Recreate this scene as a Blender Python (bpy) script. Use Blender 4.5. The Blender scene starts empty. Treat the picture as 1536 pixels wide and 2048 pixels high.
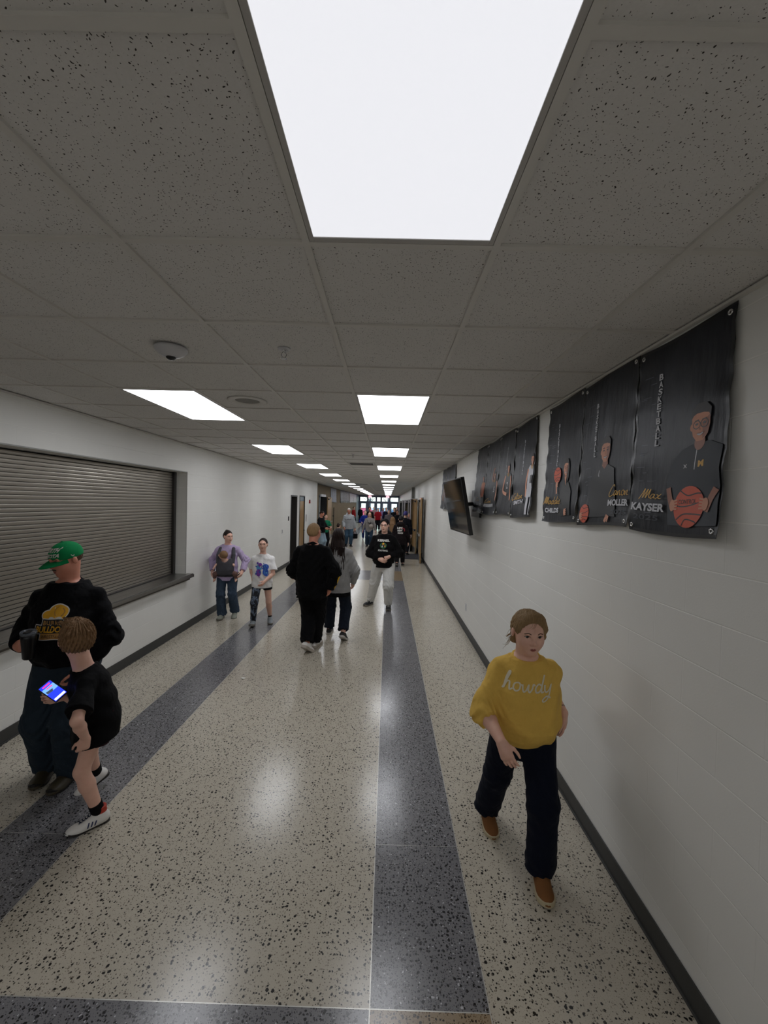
import bpy, bmesh, math, random
import numpy as np
from mathutils import Vector, Matrix
from mathutils.bvhtree import BVHTree
random.seed(4)
PI = math.pi
sc = bpy.context.scene
col = sc.collection
# ---------------------------------------------------------------- place geometry (metres): x right, y down the corridor, z up
CH = 2.9006            # ceiling
XR, XL, XT = 1.3273, -3.1353, -3.27
CAMZ = 2.0732
FPX, ROLL, PITCH, YAW = 825.6086, 0.0262, 0.0219, -0.0085
YEND = 47.0
GX, GY, GT = -0.2836, 1.3489, 0.6096   # ceiling grid origin and module

def w_of(X, Y, Z):
    c, s = math.cos(PITCH), math.sin(PITCH); Y, Z = c*Y + s*Z, -s*Y + c*Z
    c, s = math.cos(YAW), math.sin(YAW); X, Y = c*X + s*Y, -s*X + c*Y
    return Vector((X, Y, Z))
def at(u, v, y=None, x=None, z=None):
    """world point seen at photo pixel (u, v) on the plane y=, x= or z="""
    a, b = u - 768, v - 1024
    c, s = math.cos(ROLL), math.sin(ROLL)
    d = w_of((c*a + s*b)/FPX, 1.0, -(-s*a + c*b)/FPX)
    t = y/d.y if y is not None else (x/d.x if x is not None else (z - CAMZ)/d.z)
    return Vector((0, 0, CAMZ)) + d*t

# ---------------------------------------------------------------- objects and tags
def link(o, parent=None):
    col.objects.link(o)
    if parent is not None: o.parent = parent
    return o
def tag(o, label=None, cat=None, group=None, kind=None):
    if label: o['label'] = label
    if cat: o['category'] = cat
    if group: o['group'] = group
    if kind: o['kind'] = kind
    return o
def thing(name, label, cat, loc=(0, 0, 0), rz=0, group=None):
    o = bpy.data.objects.new(name, None); link(o)
    o.location = loc; o.rotation_euler = (0, 0, rz); o.empty_display_size = .1
    return tag(o, label, cat, group)
def dup(root, loc, rz=0, label=None, group=None):
    r = root.copy(); link(r); r.location = loc; r.rotation_euler = (0, 0, rz)
    if label: r['label'] = label
    if group: r['group'] = group
    for ch in list(root.children):
        c = ch.copy(); link(c, r)
        for g in list(ch.children):
            d = g.copy(); link(d, c)
    return r
class MB:
    def __init__(s): s.v = []; s.f = []; s.m = []
    def add(s, vs, fs, mi=0):
        n = len(s.v); s.v += [tuple(p) for p in vs]
        for f in fs: s.f.append([n+i for i in f]); s.m.append(mi)
    def quad(s, a, b, c, d, mi=0): s.add([a, b, c, d], [(0, 1, 2, 3)], mi)
    def box(s, x0, x1, y0, y1, z0, z1, mi=0, M=None):
        vs = [Vector((x, y, z)) for z in (z0, z1) for y in (y0, y1) for x in (x0, x1)]
        if M is not None: vs = [M @ v for v in vs]
        s.add(vs, [(0, 2, 3, 1), (4, 5, 7, 6), (0, 1, 5, 4), (2, 6, 7, 3), (0, 4, 6, 2), (1, 3, 7, 5)], mi)
    def tube(s, pts, r, n=8, mi=0, caps=True):
        pts = [Vector(p) for p in pts]; rs = r if isinstance(r, (list, tuple)) else [r]*len(pts)
        up = Vector((0, 0, 1)); rings = []
        for i, p in enumerate(pts):
            d = (pts[min(i+1, len(pts)-1)] - pts[max(i-1, 0)]).normalized()
            a = d.cross(up)
            if a.length < .05: a = d.cross(Vector((1, 0, 0)))
            a.normalize(); b = a.cross(d)
            rings.append([p + (a*math.cos(2*PI*k/n) + b*math.sin(2*PI*k/n))*rs[i] for k in range(n)])
        vs = [q for R in rings for q in R]; fs = []
        for i in range(len(pts)-1):
            for k in range(n):
                k2 = (k+1) % n; fs.append((i*n+k, i*n+k2, (i+1)*n+k2, (i+1)*n+k))
        if caps: fs += [tuple(range(n)), tuple((len(pts)-1)*n + k for k in reversed(range(n)))]
        s.add(vs, fs, mi)
    def lathe(s, prof, c=(0, 0, 0), n=24, mi=0, M=None):
        """prof: (r, z) list about z axis"""
        vs = []
        for r, z in prof:
            for k in range(n):
                p = Vector((r*math.cos(2*PI*k/n), r*math.sin(2*PI*k/n), z))
                if M is not None: p = M @ p
                vs.append(p + Vector(c))
        fs = []
        for i in range(len(prof)-1):
            for k in range(n):
                k2 = (k+1) % n; fs.append((i*n+k, i*n+k2, (i+1)*n+k2, (i+1)*n+k))
        s.add(vs, fs, mi)
    def mesh(s, name, mats, smooth=False):
        me = bpy.data.meshes.new(name); me.from_pydata(s.v, [], s.f)
        for m in (mats if isinstance(mats, (list, tuple)) else [mats]): me.materials.append(m)
        me.polygons.foreach_set('material_index', s.m)
        if smooth: me.polygons.foreach_set('use_smooth', [True]*len(s.f))
        me.update(); return me
    def build(s, name, mats, parent=None, smooth=False, bevel=0, fix=True):
        me = s.mesh(name, mats, smooth)
        if fix:
            bm = bmesh.new(); bm.from_mesh(me); bmesh.ops.recalc_face_normals(bm, faces=bm.faces); bm.to_mesh(me); bm.free()
        o = bpy.data.objects.new(name, me); link(o, parent)
        if bevel:
            b = o.modifiers.new('b', 'BEVEL'); b.width = bevel; b.segments = 2; b.limit_method = 'ANGLE'
        return o
def struct(o): o['kind'] = 'structure'; return o

# ---------------------------------------------------------------- materials
def srgb(h):
    if isinstance(h, str):
        h = h.lstrip('#'); c = [int(h[i:i+2], 16)/255 for i in (0, 2, 4)]
    else: c = h
    return tuple(x/12.92 if x <= .04045 else ((x+.055)/1.055)**2.4 for x in c) + (1,)
class NT:
    def __init__(s, name):
        s.m = bpy.data.materials.new(name); s.m.use_nodes = True
        s.t = s.m.node_tree; s.b = s.t.nodes['Principled BSDF']; s.out = s.t.nodes['Material Output']
    def n(s, kind, **kw):
        o = s.t.nodes.new(kind)
        for k, v in kw.items():
            if k in o.inputs.keys() if isinstance(k, str) else False: o.inputs[k].default_value = v
            else: setattr(o, k, v)
        return o
    def l(s, a, b): s.t.links.new(a, b)
    def math(s, op, a, b=None, c=None, clamp=False):
        o = s.t.nodes.new('ShaderNodeMath'); o.operation = op; o.use_clamp = clamp
        for i, x in enumerate((a, b, c)):
            if x is None: continue
            if isinstance(x, (int, float)): o.inputs[i].default_value = x
            else: s.l(x, o.inputs[i])
        return o.outputs[0]
    def mix(s, f, a, b):
        o = s.t.nodes.new('ShaderNodeMix'); o.data_type = 'RGBA'
        for i, x in ((0, f), (6, a), (7, b)):
            if isinstance(x, (int, float)): o.inputs[i].default_value = x
            elif isinstance(x, tuple): o.inputs[i].default_value = x
            else: s.l(x, o.inputs[i])
        return o.outputs[2]
    def coords(s, kind='Object', scale=(1, 1, 1), loc=(0, 0, 0)):
        tc = s.t.nodes.new('ShaderNodeTexCoord'); mp = s.t.nodes.new('ShaderNodeMapping')
        mp.inputs['Scale'].default_value = scale; mp.inputs['Location'].default_value = loc
        s.l(tc.outputs[kind], mp.inputs[0]); return mp.outputs[0]
    def noise(s, vec, scale, detail=3, rough=.5):
        o = s.t.nodes.new('ShaderNodeTexNoise'); o.inputs['Scale'].default_value = scale
        o.inputs['Detail'].default_value = detail; o.inputs['Roughness'].default_value = rough
        s.l(vec, o.inputs['Vector']); return o
    def vor(s, vec, scale, feature='F1', dims='3D'):
        o = s.t.nodes.new('ShaderNodeTexVoronoi'); o.voronoi_dimensions = dims; o.feature = feature
        o.inputs['Scale'].default_value = scale; s.l(vec, o.inputs['Vector']); return o
    def bump(s, h, strength=.3, dist=.01, prev=None):
        o = s.t.nodes.new('ShaderNodeBump'); o.inputs['Strength'].default_value = strength; o.inputs['Distance'].default_value = dist
        s.l(h, o.inputs['Height'])
        if prev is not None: s.l(prev, o.inputs['Normal'])
        s.l(o.outputs[0], s.b.inputs['Normal']); return o.outputs[0]
_mc = {}
def mat(name, c, rough=.6, metal=0, coat=0, spec=.5, vary=.12, vscale=12, bump=0, bscale=60, emit=None, alpha=None, sheen=0, stretch=(1, 1, 1)):
    key = name
    if key in _mc: return _mc[key]
    t = NT(name); b = t.b
    c4 = srgb(c)
    b.inputs['Roughness'].default_value = rough; b.inputs['Metallic'].default_value = metal
    b.inputs['Coat Weight'].default_value = coat; b.inputs['Specular IOR Level'].default_value = spec
    if sheen: b.inputs['Sheen Weight'].default_value = sheen
    vec = t.coords('Object', stretch)
    no = t.noise(vec, vscale, 4)
    lo = tuple(x*(1-vary) for x in c4[:3]) + (1,); hi = tuple(min(1, x*(1+vary)) for x in c4[:3]) + (1,)
    t.l(t.mix(no.outputs['Fac'], lo, hi), b.inputs['Base Color'])
    if bump:
        n2 = t.noise(vec, bscale, 3); t.bump(n2.outputs['Fac'], bump, .004)
    if emit: b.inputs['Emission Color'].default_value = c4; b.inputs['Emission Strength'].default_value = emit
    if alpha is not None: b.inputs['Alpha'].default_value = alpha
    _mc[key] = t.m; return t.m

# ---------------------------------------------------------------- flat lettering and shapes (2-D meshes later laid on a surface)
def text_mesh(body, bold=.0, shear=0, space=1.0):
    cu = bpy.data.curves.new('letters', 'FONT'); cu.body = body; cu.size = 1; cu.offset = bold; cu.shear = shear
    cu.space_character = space; cu.resolution_u = 4
    o = bpy.data.objects.new('letters', cu); me = bpy.data.meshes.new_from_object(o)
    vs = [(v.co.x, v.co.y) for v in me.vertices]; fs = [tuple(p.vertices) for p in me.polygons]
    bpy.data.objects.remove(o); bpy.data.curves.remove(cu); bpy.data.meshes.remove(me)
    return vs, fs
def fit(vf, u0, v0, u1, v1):
    vs, fs = vf
    xs = [p[0] for p in vs]; ys = [p[1] for p in vs]
    a, b, c, d = min(xs), max(xs), min(ys), max(ys)
    return [(u0 + (x-a)/(b-a)*(u1-u0), v0 + (y-c)/(d-c)*(v1-v0)) for x, y in vs], fs
def ellipse(cx, cy, rx, ry, n=28, rot=0, a0=0, a1=2*PI):
    full = abs(a1-a0) > 6.2
    P = []
    for k in range(n if full else n+1):
        t = a0 + (a1-a0)*k/n; x, y = rx*math.cos(t), ry*math.sin(t)
        P.append((cx + x*math.cos(rot) - y*math.sin(rot), cy + x*math.sin(rot) + y*math.cos(rot)))
    return P, [tuple(range(len(P)))]
def poly(*pts): return list(pts), [tuple(range(len(pts)))]
def smoothline(pts, k=5):
    if len(pts) < 3: return pts
    out = []
    for i in range(len(pts)-1):
        p0, p1, p2, p3 = pts[max(i-1, 0)], pts[i], pts[i+1], pts[min(i+2, len(pts)-1)]
        for j in range(k):
            t = j/k
            out.append(tuple(.5*(2*p1[a] + (p2[a]-p0[a])*t + (2*p0[a]-5*p1[a]+4*p2[a]-p3[a])*t*t + (3*p1[a]-p0[a]-3*p2[a]+p3[a])*t**3) for a in range(len(p1))))
    out.append(tuple(pts[-1])); return out
def stroke(pts, w, smooth=True):
    P = smoothline(pts) if smooth else pts
    L, R = [], []
    for i, p in enumerate(P):
        a, b = P[max(i-1, 0)], P[min(i+1, len(P)-1)]
        dx, dy = b[0]-a[0], b[1]-a[1]; l = math.hypot(dx, dy) or 1
        L.append((p[0]-dy/l*w/2, p[1]+dx/l*w/2)); R.append((p[0]+dy/l*w/2, p[1]-dx/l*w/2))
    n = len(P)
    return L+R, [(i, i+1, n+i+1, n+i) for i in range(n-1)]
def merge(*vfs):
    V, F = [], []
    for vs, fs in vfs:
        n = len(V); V += list(vs); F += [tuple(n+i for i in f) for f in fs]
    return V, F
def xform(vf, sx=1, sy=1, dx=0, dy=0, sh=0): return [((x+sh*y)*sx+dx, y*sy+dy) for x, y in vf[0]], vf[1]
CUR = {  # joined-up letters as pen strokes, x-height 1, each (width, strokes)
 'h': (.95, [[(.0,-.05),(.25,.9),(.42,1.9),(.3,2.0),(.18,1.2),(.1,.0)], [(.1,.0),(.3,.75),(.55,.85),(.62,.4),(.7,.0),(.95,.2)]]),
 'o': (.95, [[(.5,.95),(.15,.8),(.08,.3),(.35,.0),(.7,.2),(.72,.7),(.5,.95),(.75,.75),(.98,.7)]]),
 'w': (1.35, [[(.0,.8),(.1,.3),(.25,.0),(.5,.2),(.65,.8),(.7,.2),(.9,.0),(1.1,.4),(1.12,.85),(1.35,.7)]]),
 'd': (1.0, [[(.65,.75),(.35,.9),(.1,.5),(.2,.05),(.5,.1),(.7,.6),(.8,1.9),(.72,.8),(.75,.1),(1.0,.15)]]),
 'y': (1.0, [[(.0,.85),(.1,.25),(.35,.1),(.6,.4),(.72,.9),(.7,.0),(.55,-.7),(.2,-1.0),(.05,-.7),(.4,-.35),(.9,-.6)]]),
 'M': (1.7, [[(.0,-.2),(.25,.9),(.45,2.0),(.5,1.0),(.55,.1),(.95,1.9),(.98,1.0),(1.05,.1),(1.4,1.9),(1.45,.6),(1.7,.1)]]),
 'a': (.95, [[(.65,.8),(.3,.9),(.08,.4),(.25,.0),(.55,.3),(.68,.85),(.65,.2),(.95,.15)]]),
 'x': (.9, [[(.0,.8),(.3,.7),(.5,.1),(.9,.05)], [(.75,.95),(.05,-.1)]]),
 'C': (1.2, [[(1.2,1.7),(.9,2.1),(.4,1.4),(.1,.4),(.3,-.1),(.8,.0),(1.2,.3)]]),
 'n': (.95, [[(.0,.8),(.08,.0),(.3,.75),(.55,.85),(.6,.1),(.95,.15)]]),
 'i': (.5, [[(.0,.3),(.15,.85),(.18,.1),(.5,.15)], [(.2,1.25),(.24,1.32)]]),
 'e': (.8, [[(.0,.3),(.45,.6),(.4,.95),(.15,.8),(.12,.2),(.4,.0),(.8,.25)]]),
 'l': (.6, [[(.0,.2),(.35,1.6),(.25,1.9),(.15,1.0),(.2,.1),(.6,.2)]]),
 't': (.7, [[(.15,1.6),(.1,.2),(.3,.0),(.7,.2)], [(-.1,1.1),(.6,1.2)]]),
}
def script(word, w=.16, slant=.25):
    parts, x = [], 0
    for ch in word:
        wd, st = CUR[ch]
        for s_ in st: parts.append(xform(stroke(s_, w), dx=x))
        x += wd
    return xform(merge(*parts), sh=slant)
def lay(layers, fn, name, mats, parent=None, step=.06, base=0):
    """layers: list of (vf, material index); cut fine, then placed by fn(u, v, layer)"""
    bm = bmesh.new(); info = []
    for li, (vf, mi) in enumerate(layers):
        b2 = bmesh.new(); vs = [b2.verts.new((p[0], p[1], 0)) for p in vf[0]]
        for f in vf[1]:
            try: b2.faces.new([vs[i] for i in f]).material_index = mi
            except ValueError: pass
        bmesh.ops.triangulate(b2, faces=b2.faces[:])
        us = [p[0] for p in vf[0]]; ws = [p[1] for p in vf[0]]
        for ax, lo, hi in ((0, min(us), max(us)), (1, min(ws), max(ws))):
            k = math.ceil(lo/step)
            while k*step < hi:
                nrm = [0, 0, 0]; nrm[ax] = 1; co = [0, 0, 0]; co[ax] = k*step
                bmesh.ops.bisect_plane(b2, geom=b2.verts[:]+b2.edges[:]+b2.faces[:], plane_co=co, plane_no=nrm, dist=1e-6); k += 1
        for v in b2.verts: v.co = fn(v.co.x, v.co.y, li+base)
        tmp = bpy.data.meshes.new('tmp'); b2.to_mesh(tmp); b2.free(); bm.from_mesh(tmp); bpy.data.meshes.remove(tmp)
    me = bpy.data.meshes.new(name); bm.to_mesh(me); bm.free()
    for m in mats: me.materials.append(m)
    o = bpy.data.objects.new(name, me); link(o, parent)
    return o
# ================================================================ ROOM SHELL
YB = -10.5        # corridor carries on behind the viewer
def wall_material(name, tint, horiz=0):
    t = NT(name); b = t.b
    tc = t.t.nodes.new('ShaderNodeTexCoord'); sx = t.t.nodes.new('ShaderNodeSeparateXYZ'); cx = t.t.nodes.new('ShaderNodeCombineXYZ')
    t.l(tc.outputs['Object'], sx.inputs[0]); t.l(sx.outputs['Y'], cx.inputs['X']); t.l(sx.outputs['Z'], cx.inputs['Y'])
    br = t.t.nodes.new('ShaderNodeTexBrick'); br.offset = .5
    for k, v in (('Scale', 1), ('Mortar Size', .0035), ('Mortar Smooth', .6), ('Brick Width', .4064), ('Row Height', .2032), ('Bias', 0)): br.inputs[k].default_value = v
    t.l(cx.outputs[0], br.inputs['Vector'])
    # head joints are tooled almost flat and painted over: keep them faint
    rows = t.math('ABSOLUTE', t.math('SUBTRACT', t.math('FRACT', t.math('DIVIDE', sx.outputs['Z'], .2032)), .5))
    bed = t.math('GREATER_THAN', rows, .486)
    no = t.noise(tc.outputs['Object'], 2.2, 4); fine = t.noise(tc.outputs['Object'], 140, 3)
    c = srgb(tint); lo = tuple(x*.95 for x in c[:3]) + (1,); hi = tuple(min(1, x*1.04) for x in c[:3]) + (1,)
    base = t.mix(no.outputs['Fac'], lo, hi)
    edge = tuple(min(1, x*1.3) for x in c[:3]) + (1,)  # paler tint paints the highlight along the bed joints
    t.l(t.mix(t.math('MULTIPLY', t.math('MULTIPLY', bed, no.outputs['Fac']), .9), base, edge), b.inputs['Base Color'])
    b.inputs['Roughness'].default_value = .42; b.inputs['Specular IOR Level'].default_value = .35
    h = t.math('SUBTRACT', t.math('MULTIPLY', fine.outputs['Fac'], .12), t.math('MULTIPLY', br.outputs['Fac'], t.math('ADD', t.math('MULTIPLY', bed, .7), .3)))
    t.bump(h, .5, .004); return t.m
M_WALL = wall_material('painted block', '#e3e2dd')
M_WALLR = M_WALL
M_JAMB = mat('painted steel jamb', '#9b9b96', .4, vary=.04)
M_DARKFR = mat('dark bronze frame', '#2b2826', .4, vary=.1)
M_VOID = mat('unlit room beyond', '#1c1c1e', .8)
M_BASE = mat('charcoal rubber base', '#3a3a38', .55, vary=.08)
M_TRIM = mat('white ceiling trim', '#d0cdc7', .5, vary=.03)

def wall_mesh(x, side, y0, y1, z0, z1, holes, depth):
    """wall face at x looking along -side; holes (ya, yb, za, zb) get reveals of the given depth"""
    m = MB()
    ys = sorted({y0, y1} | {a for h in holes for a in h[:2]}); zs = sorted({z0, z1} | {a for h in holes for a in h[2:4]})
    for i in range(len(ys)-1):
        for j in range(len(zs)-1):
            yc, zc = (ys[i]+ys[i+1])/2, (zs[j]+zs[j+1])/2
            if any(h[0] < yc < h[1] and h[2] < zc < h[3] for h in holes): continue
            a, b, c, d = (x, ys[i], zs[j]), (x, ys[i+1], zs[j]), (x, ys[i+1], zs[j+1]), (x, ys[i], zs[j+1])
            m.quad(*( (a, b, c, d) if side < 0 else (d, c, b, a)))
    for ya, yb, za, zb in holes:
        X2 = x + side*depth
        for (p, q) in (((ya, za), (yb, za)), ((yb, za), (yb, zb)), ((yb, zb), (ya, zb)), ((ya, zb), (ya, za))):
            m.quad((x, p[0], p[1]), (x, q[0], q[1]), (X2, q[0], q[1]), (X2, p[0], p[1]))
    return m
SH = (1.2, 6.41, .866, 2.467)             # shutter opening in the left wall
D1 = (13.36, 14.22, 0, 2.225); D2 = (14.66, 15.56, 0, 2.25)
struct(wall_mesh(XL, -1, YB, 18.29, 0, CH+.01, [SH, D1, D2], .24).build('wall_left', M_WALL, fix=False))
RD = [(15.35, 17.05, 0, 2.3), (18.6, 20.2, 0, 2.3), (22.0, 23.8, 0, 2.3), (28.0, 29.6, 0, 2.3), (33, 34.6, 0, 2.3)]
struct(wall_mesh(XR, 1, YB, YEND, 0, CH+.01, RD, .24).build('wall_right', M_WALLR, fix=False))

def tan_material():
    t = NT('tan wood panelling'); v = t.coords('Object', (1, 1, 1))
    sx = t.t.nodes.new('ShaderNodeSeparateXYZ'); t.l(v, sx.inputs[0])
    g = t.noise(t.coords('Object', (6, 6, .6)), 6, 5)
    base = t.mix(g.outputs['Fac'], srgb('#6b5d47'), srgb('#7f7058'))
    f = t.math('LESS_THAN', t.math('FRACT', t.math('DIVIDE', sx.outputs['Y'], 2.44)), .008)
    f2 = t.math('LESS_THAN', t.math('FRACT', t.math('DIVIDE', t.math('ADD', sx.outputs['Z'], .02), 1.03)), .02)
    t.l(t.mix(t.math('MULTIPLY', t.math('MAXIMUM', f, f2), .45), base, srgb('#4d4538')), t.b.inputs['Base Color'])
    t.b.inputs['Roughness'].default_value = .7; t.b.inputs['Specular IOR Level'].default_value = .15; return t.m
M_TAN = tan_material()
TD = (19.5, 21.9, 0, 2.35)
wm = wall_mesh(XT, -1, 18.29, 43.0, 0, CH+.01, [TD], .24)
wm.quad((XL, 18.29, 0), (XT, 18.29, 0), (XT, 18.29, CH+.01), (XL, 18.29, CH+.01), 1)
struct(wm.build('wall_left', [M_TAN, M_WALL], fix=False))
M_GREY = mat('grey end wall paint', '#6f7679', .5, vary=.05)
struct(wall_mesh(XT-.02, -1, 43.0, YEND, 0, CH+.01, [], .1).build('wall_left', M_GREY, fix=False))
m = MB(); m.quad((-3.6, YB, 0), (1.6, YB, 0), (1.6, YB, CH+.01), (-3.6, YB, CH+.01)); struct(m.build('wall_rear', M_WALL, fix=False))

# ---- floor: polished terrazzo in several pours, zinc divider strips
def terrazzo(name, base, base2, chip, chip2, dens, light=None, rough=.2):
    t = NT(name); b = t.b; v = t.coords('Object')
    warp = t.noise(v, 60, 2); va = t.t.nodes.new('ShaderNodeVectorMath'); va.operation = 'SCALE'; va.inputs['Scale'].default_value = .012
    t.l(warp.outputs['Color'], va.inputs[0]); vb = t.t.nodes.new('ShaderNodeVectorMath'); vb.operation = 'ADD'; t.l(v, vb.inputs[0]); t.l(va.outputs[0], vb.inputs[1])
    vec = vb.outputs[0]
    big = t.noise(v, 1.1, 3); mid = t.noise(v, 14, 4)
    colr = t.mix(t.math('ADD', t.math('MULTIPLY', big.outputs['Fac'], .5), t.math('MULTIPLY', mid.outputs['Fac'], .5)), srgb(base), srgb(base2))
    fl = t.noise(v, 190, 2)
    colr = t.mix(t.math('MULTIPLY', t.math('GREATER_THAN', fl.outputs['Fac'], .6), .25), colr, srgb(chip2))
    for sc_, th, cc, pr in ((44, .2, chip, dens), (75, .24, chip, dens*.9), (120, .27, chip2, dens*1.1)) + (((60, .2, light, .04), (110, .25, light, .06)) if light else ()):
        vo = t.vor(vec, sc_, 'F1', '2D'); s2 = t.t.nodes.new('ShaderNodeSeparateColor'); t.l(vo.outputs['Color'], s2.inputs[0])
        rad = t.math('MULTIPLY', s2.outputs[1], th*1.6)
        f = t.math('MULTIPLY', t.math('LESS_THAN', vo.outputs['Distance'], rad), t.math('LESS_THAN', s2.outputs[0], pr))
        colr = t.mix(f, colr, srgb(cc))
    t.l(colr, b.inputs['Base Color'])
    rn = t.noise(v, 3.5, 4); 
    t.l(t.math('ADD', t.math('MULTIPLY', rn.outputs['Fac'], .1), rough-.04), b.inputs['Roughness'])
    b.inputs['Specular IOR Level'].default_value = .5
    wv = t.noise(v, 7, 2); t.bump(wv.outputs['Fac'], .05, .01)
    return t.m
M_BEIGE = terrazzo('beige terrazzo', '#b6ae9e', '#c3bbab', '#262422', '#7d7468', .32)
M_GRAYT = terrazzo('grey terrazzo', '#747375', '#7f7e80', '#1b1b1d', '#545458', .6, '#b9b9bc')
M_TANT = terrazzo('tan terrazzo', '#94826a', '#9f8d74', '#2c241c', '#6b563c', .6)
M_ZINC = mat('zinc divider', '#b9b7b0', .3, metal=.4, vary=.05)
gs = [(-.02, .474), (-2.315, -1.822)]
xs = [-3.6, -2.315, -1.822, -.02, .474, 1.62]; xt = [1, 0, 1, 0, 1]   # 1 = field, 0 = strip
ys = [YB, .2, 1.645, 11.02, 12.56, 23, 24.5, 35, 36.5, YEND+8]; yt = [0, 1, 0, 1, 0, 1, 0, 1, 0]
m = MB()
for i in range(5):
    for j in range(9):
        inside = not (i == 0 or i == 4)
        if yt[j] and xt[i] == 0: mi = 2
        elif xt[i] == 0: mi = 1
        elif yt[j] and inside: mi = 1
        else: mi = 0
        if yt[j] and j >= 5: mi = 0 if xt[i] else 1
        m.quad((xs[i], ys[j], 0), (xs[i+1], ys[j], 0), (xs[i+1], ys[j+1], 0), (xs[i], ys[j+1], 0), mi)
    if i < 4:
        x = xs[i+1]; m.quad((x-.0022, YB, .0004), (x+.0022, YB, .0004), (x+.0022, YEND, .0004), (x-.0022, YEND, .0004), 3)
for y in ys[1:5]:
    m.quad((-2.315, y-.0022, .0005), (.474, y-.0022, .0005), (.474, y+.0022, .0005), (-2.315, y+.0022, .0005), 3)
for y in (2.461, 5.7, 8.4):
    for a, b in gs: m.quad((a, y-.0012, .0005), (b, y-.0012, .0005), (b, y+.0012, .0005), (a, y+.0012, .0005), 3)
struct(m.build('floor', [M_BEIGE, M_GRAYT, M_TANT, M_ZINC], fix=False))

# ---- suspended ceiling
def tile_material():
    t = NT('fissured ceiling tile'); b = t.b; v = t.coords('Object')
    no = t.noise(v, 3, 4); f2 = t.noise(v, 160, 3)
    c = t.mix(no.outputs['Fac'], srgb('#dbd9d6'), srgb('#e5e3e0'))
    c = t.mix(t.math('MULTIPLY', f2.outputs['Fac'], .35), c, srgb('#bcb8b2'))
    warp = t.noise(v, 45, 2); va = t.t.nodes.new('ShaderNodeVectorMath'); va.operation = 'SCALE'; va.inputs['Scale'].default_value = .02
    t.l(warp.outputs['Color'], va.inputs[0]); vb = t.t.nodes.new('ShaderNodeVectorMath'); vb.operation = 'ADD'; t.l(v, vb.inputs[0]); t.l(va.outputs[0], vb.inputs[1])
    hh = None
    for s_, th, pr in ((80, .12, .36), (140, .15, .3)):
        vo = t.vor(vb.outputs[0], s_, 'F1', '2D'); s2 = t.t.nodes.new('ShaderNodeSeparateColor'); t.l(vo.outputs['Color'], s2.inputs[0])
        f = t.math('MULTIPLY', t.math('LESS_THAN', vo.outputs['Distance'], t.math('MULTIPLY', s2.outputs[1], th*1.5)), t.math('LESS_THAN', s2.outputs[0], pr))
        c = t.mix(f, c, srgb('#4a4643')); hh = f if hh is None else t.math('ADD', hh, f)
    t.l(c, b.inputs['Base Color']); b.inputs['Roughness'].default_value = .9; b.inputs['Specular IOR Level'].default_value = .1
    t.bump(t.math('SUBTRACT', t.math('MULTIPLY', f2.outputs['Fac'], .3), hh), .5, .003); return t.m
M_TILE = tile_material()
M_TEE = mat('ceiling grid tee', '#d5d2cc', .45, vary=.03, bump=0)
m = MB(); m.quad((-3.6, YB, CH+.009), (-3.6, YEND, CH+.009), (1.62, YEND, CH+.009), (1.62, YB, CH+.009)); struct(m.build('ceiling', M_TILE, fix=False))
m = MB(); hw = .0115
for k in range(-5, 4):
    x = GX + k*GT
    if XT < x < XR: m.box(x-hw, x+hw, YB, YEND, CH, CH+.03)
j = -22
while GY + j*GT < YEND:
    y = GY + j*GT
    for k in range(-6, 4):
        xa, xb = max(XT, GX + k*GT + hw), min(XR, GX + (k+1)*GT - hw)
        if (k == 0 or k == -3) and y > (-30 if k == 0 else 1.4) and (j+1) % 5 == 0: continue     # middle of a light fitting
        if xb > xa and y > YB: m.box(xa, xb, y-hw, y+hw, CH+.0004, CH+.03); m.box(xa, xb, y+hw, y+hw+.004, CH+.006, CH+.03, 1)  # dark strip on each cross tee's far side paints its shadow line
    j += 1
struct(m.build('trim_1', [M_TEE, mat('tile edge shadow', '#3c3936', .9)], fix=False))
m = MB(); m.box(XR-.022, XR-.0005, YB, YEND, CH-.012, CH-.0005); struct(m.build('trim_2', M_TRIM))
m = MB(); m.box(XL+.0005, XL+.022, YB, 18.27, CH-.012, CH-.0005); struct(m.build('trim_3', M_TRIM))
m = MB(); m.box(XT+.0005, XT+.03, 18.3, YEND, CH-.03, CH-.0005); struct(m.build('trim_4', M_DARKFR))
# rubber cove base
def base_run(name, x, sgn, runs):
    m = MB()
    for a, b in runs:
        m.box(min(x, x+sgn*.008), max(x, x+sgn*.008), a, b, 0, .115); m.box(min(x, x+sgn*.018), max(x, x+sgn*.018), a, b, 0, .012)
    struct(m.build(name, M_BASE, bevel=.003))
base_run('baseboard_right', XR-.0005, -1, [(YB, 15.3), (17.1, 18.55), (20.25, 21.95), (23.85, 27.95), (29.65, 32.95), (34.65, YEND)])
base_run('baseboard_left', XL+.0005, 1, [(YB, 13.26), (14.3, 14.58), (15.64, 18.28)])
base_run('baseboard_left', XT+.0005, 1, [(18.3, 19.4), (22.0, 42.9)])

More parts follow.
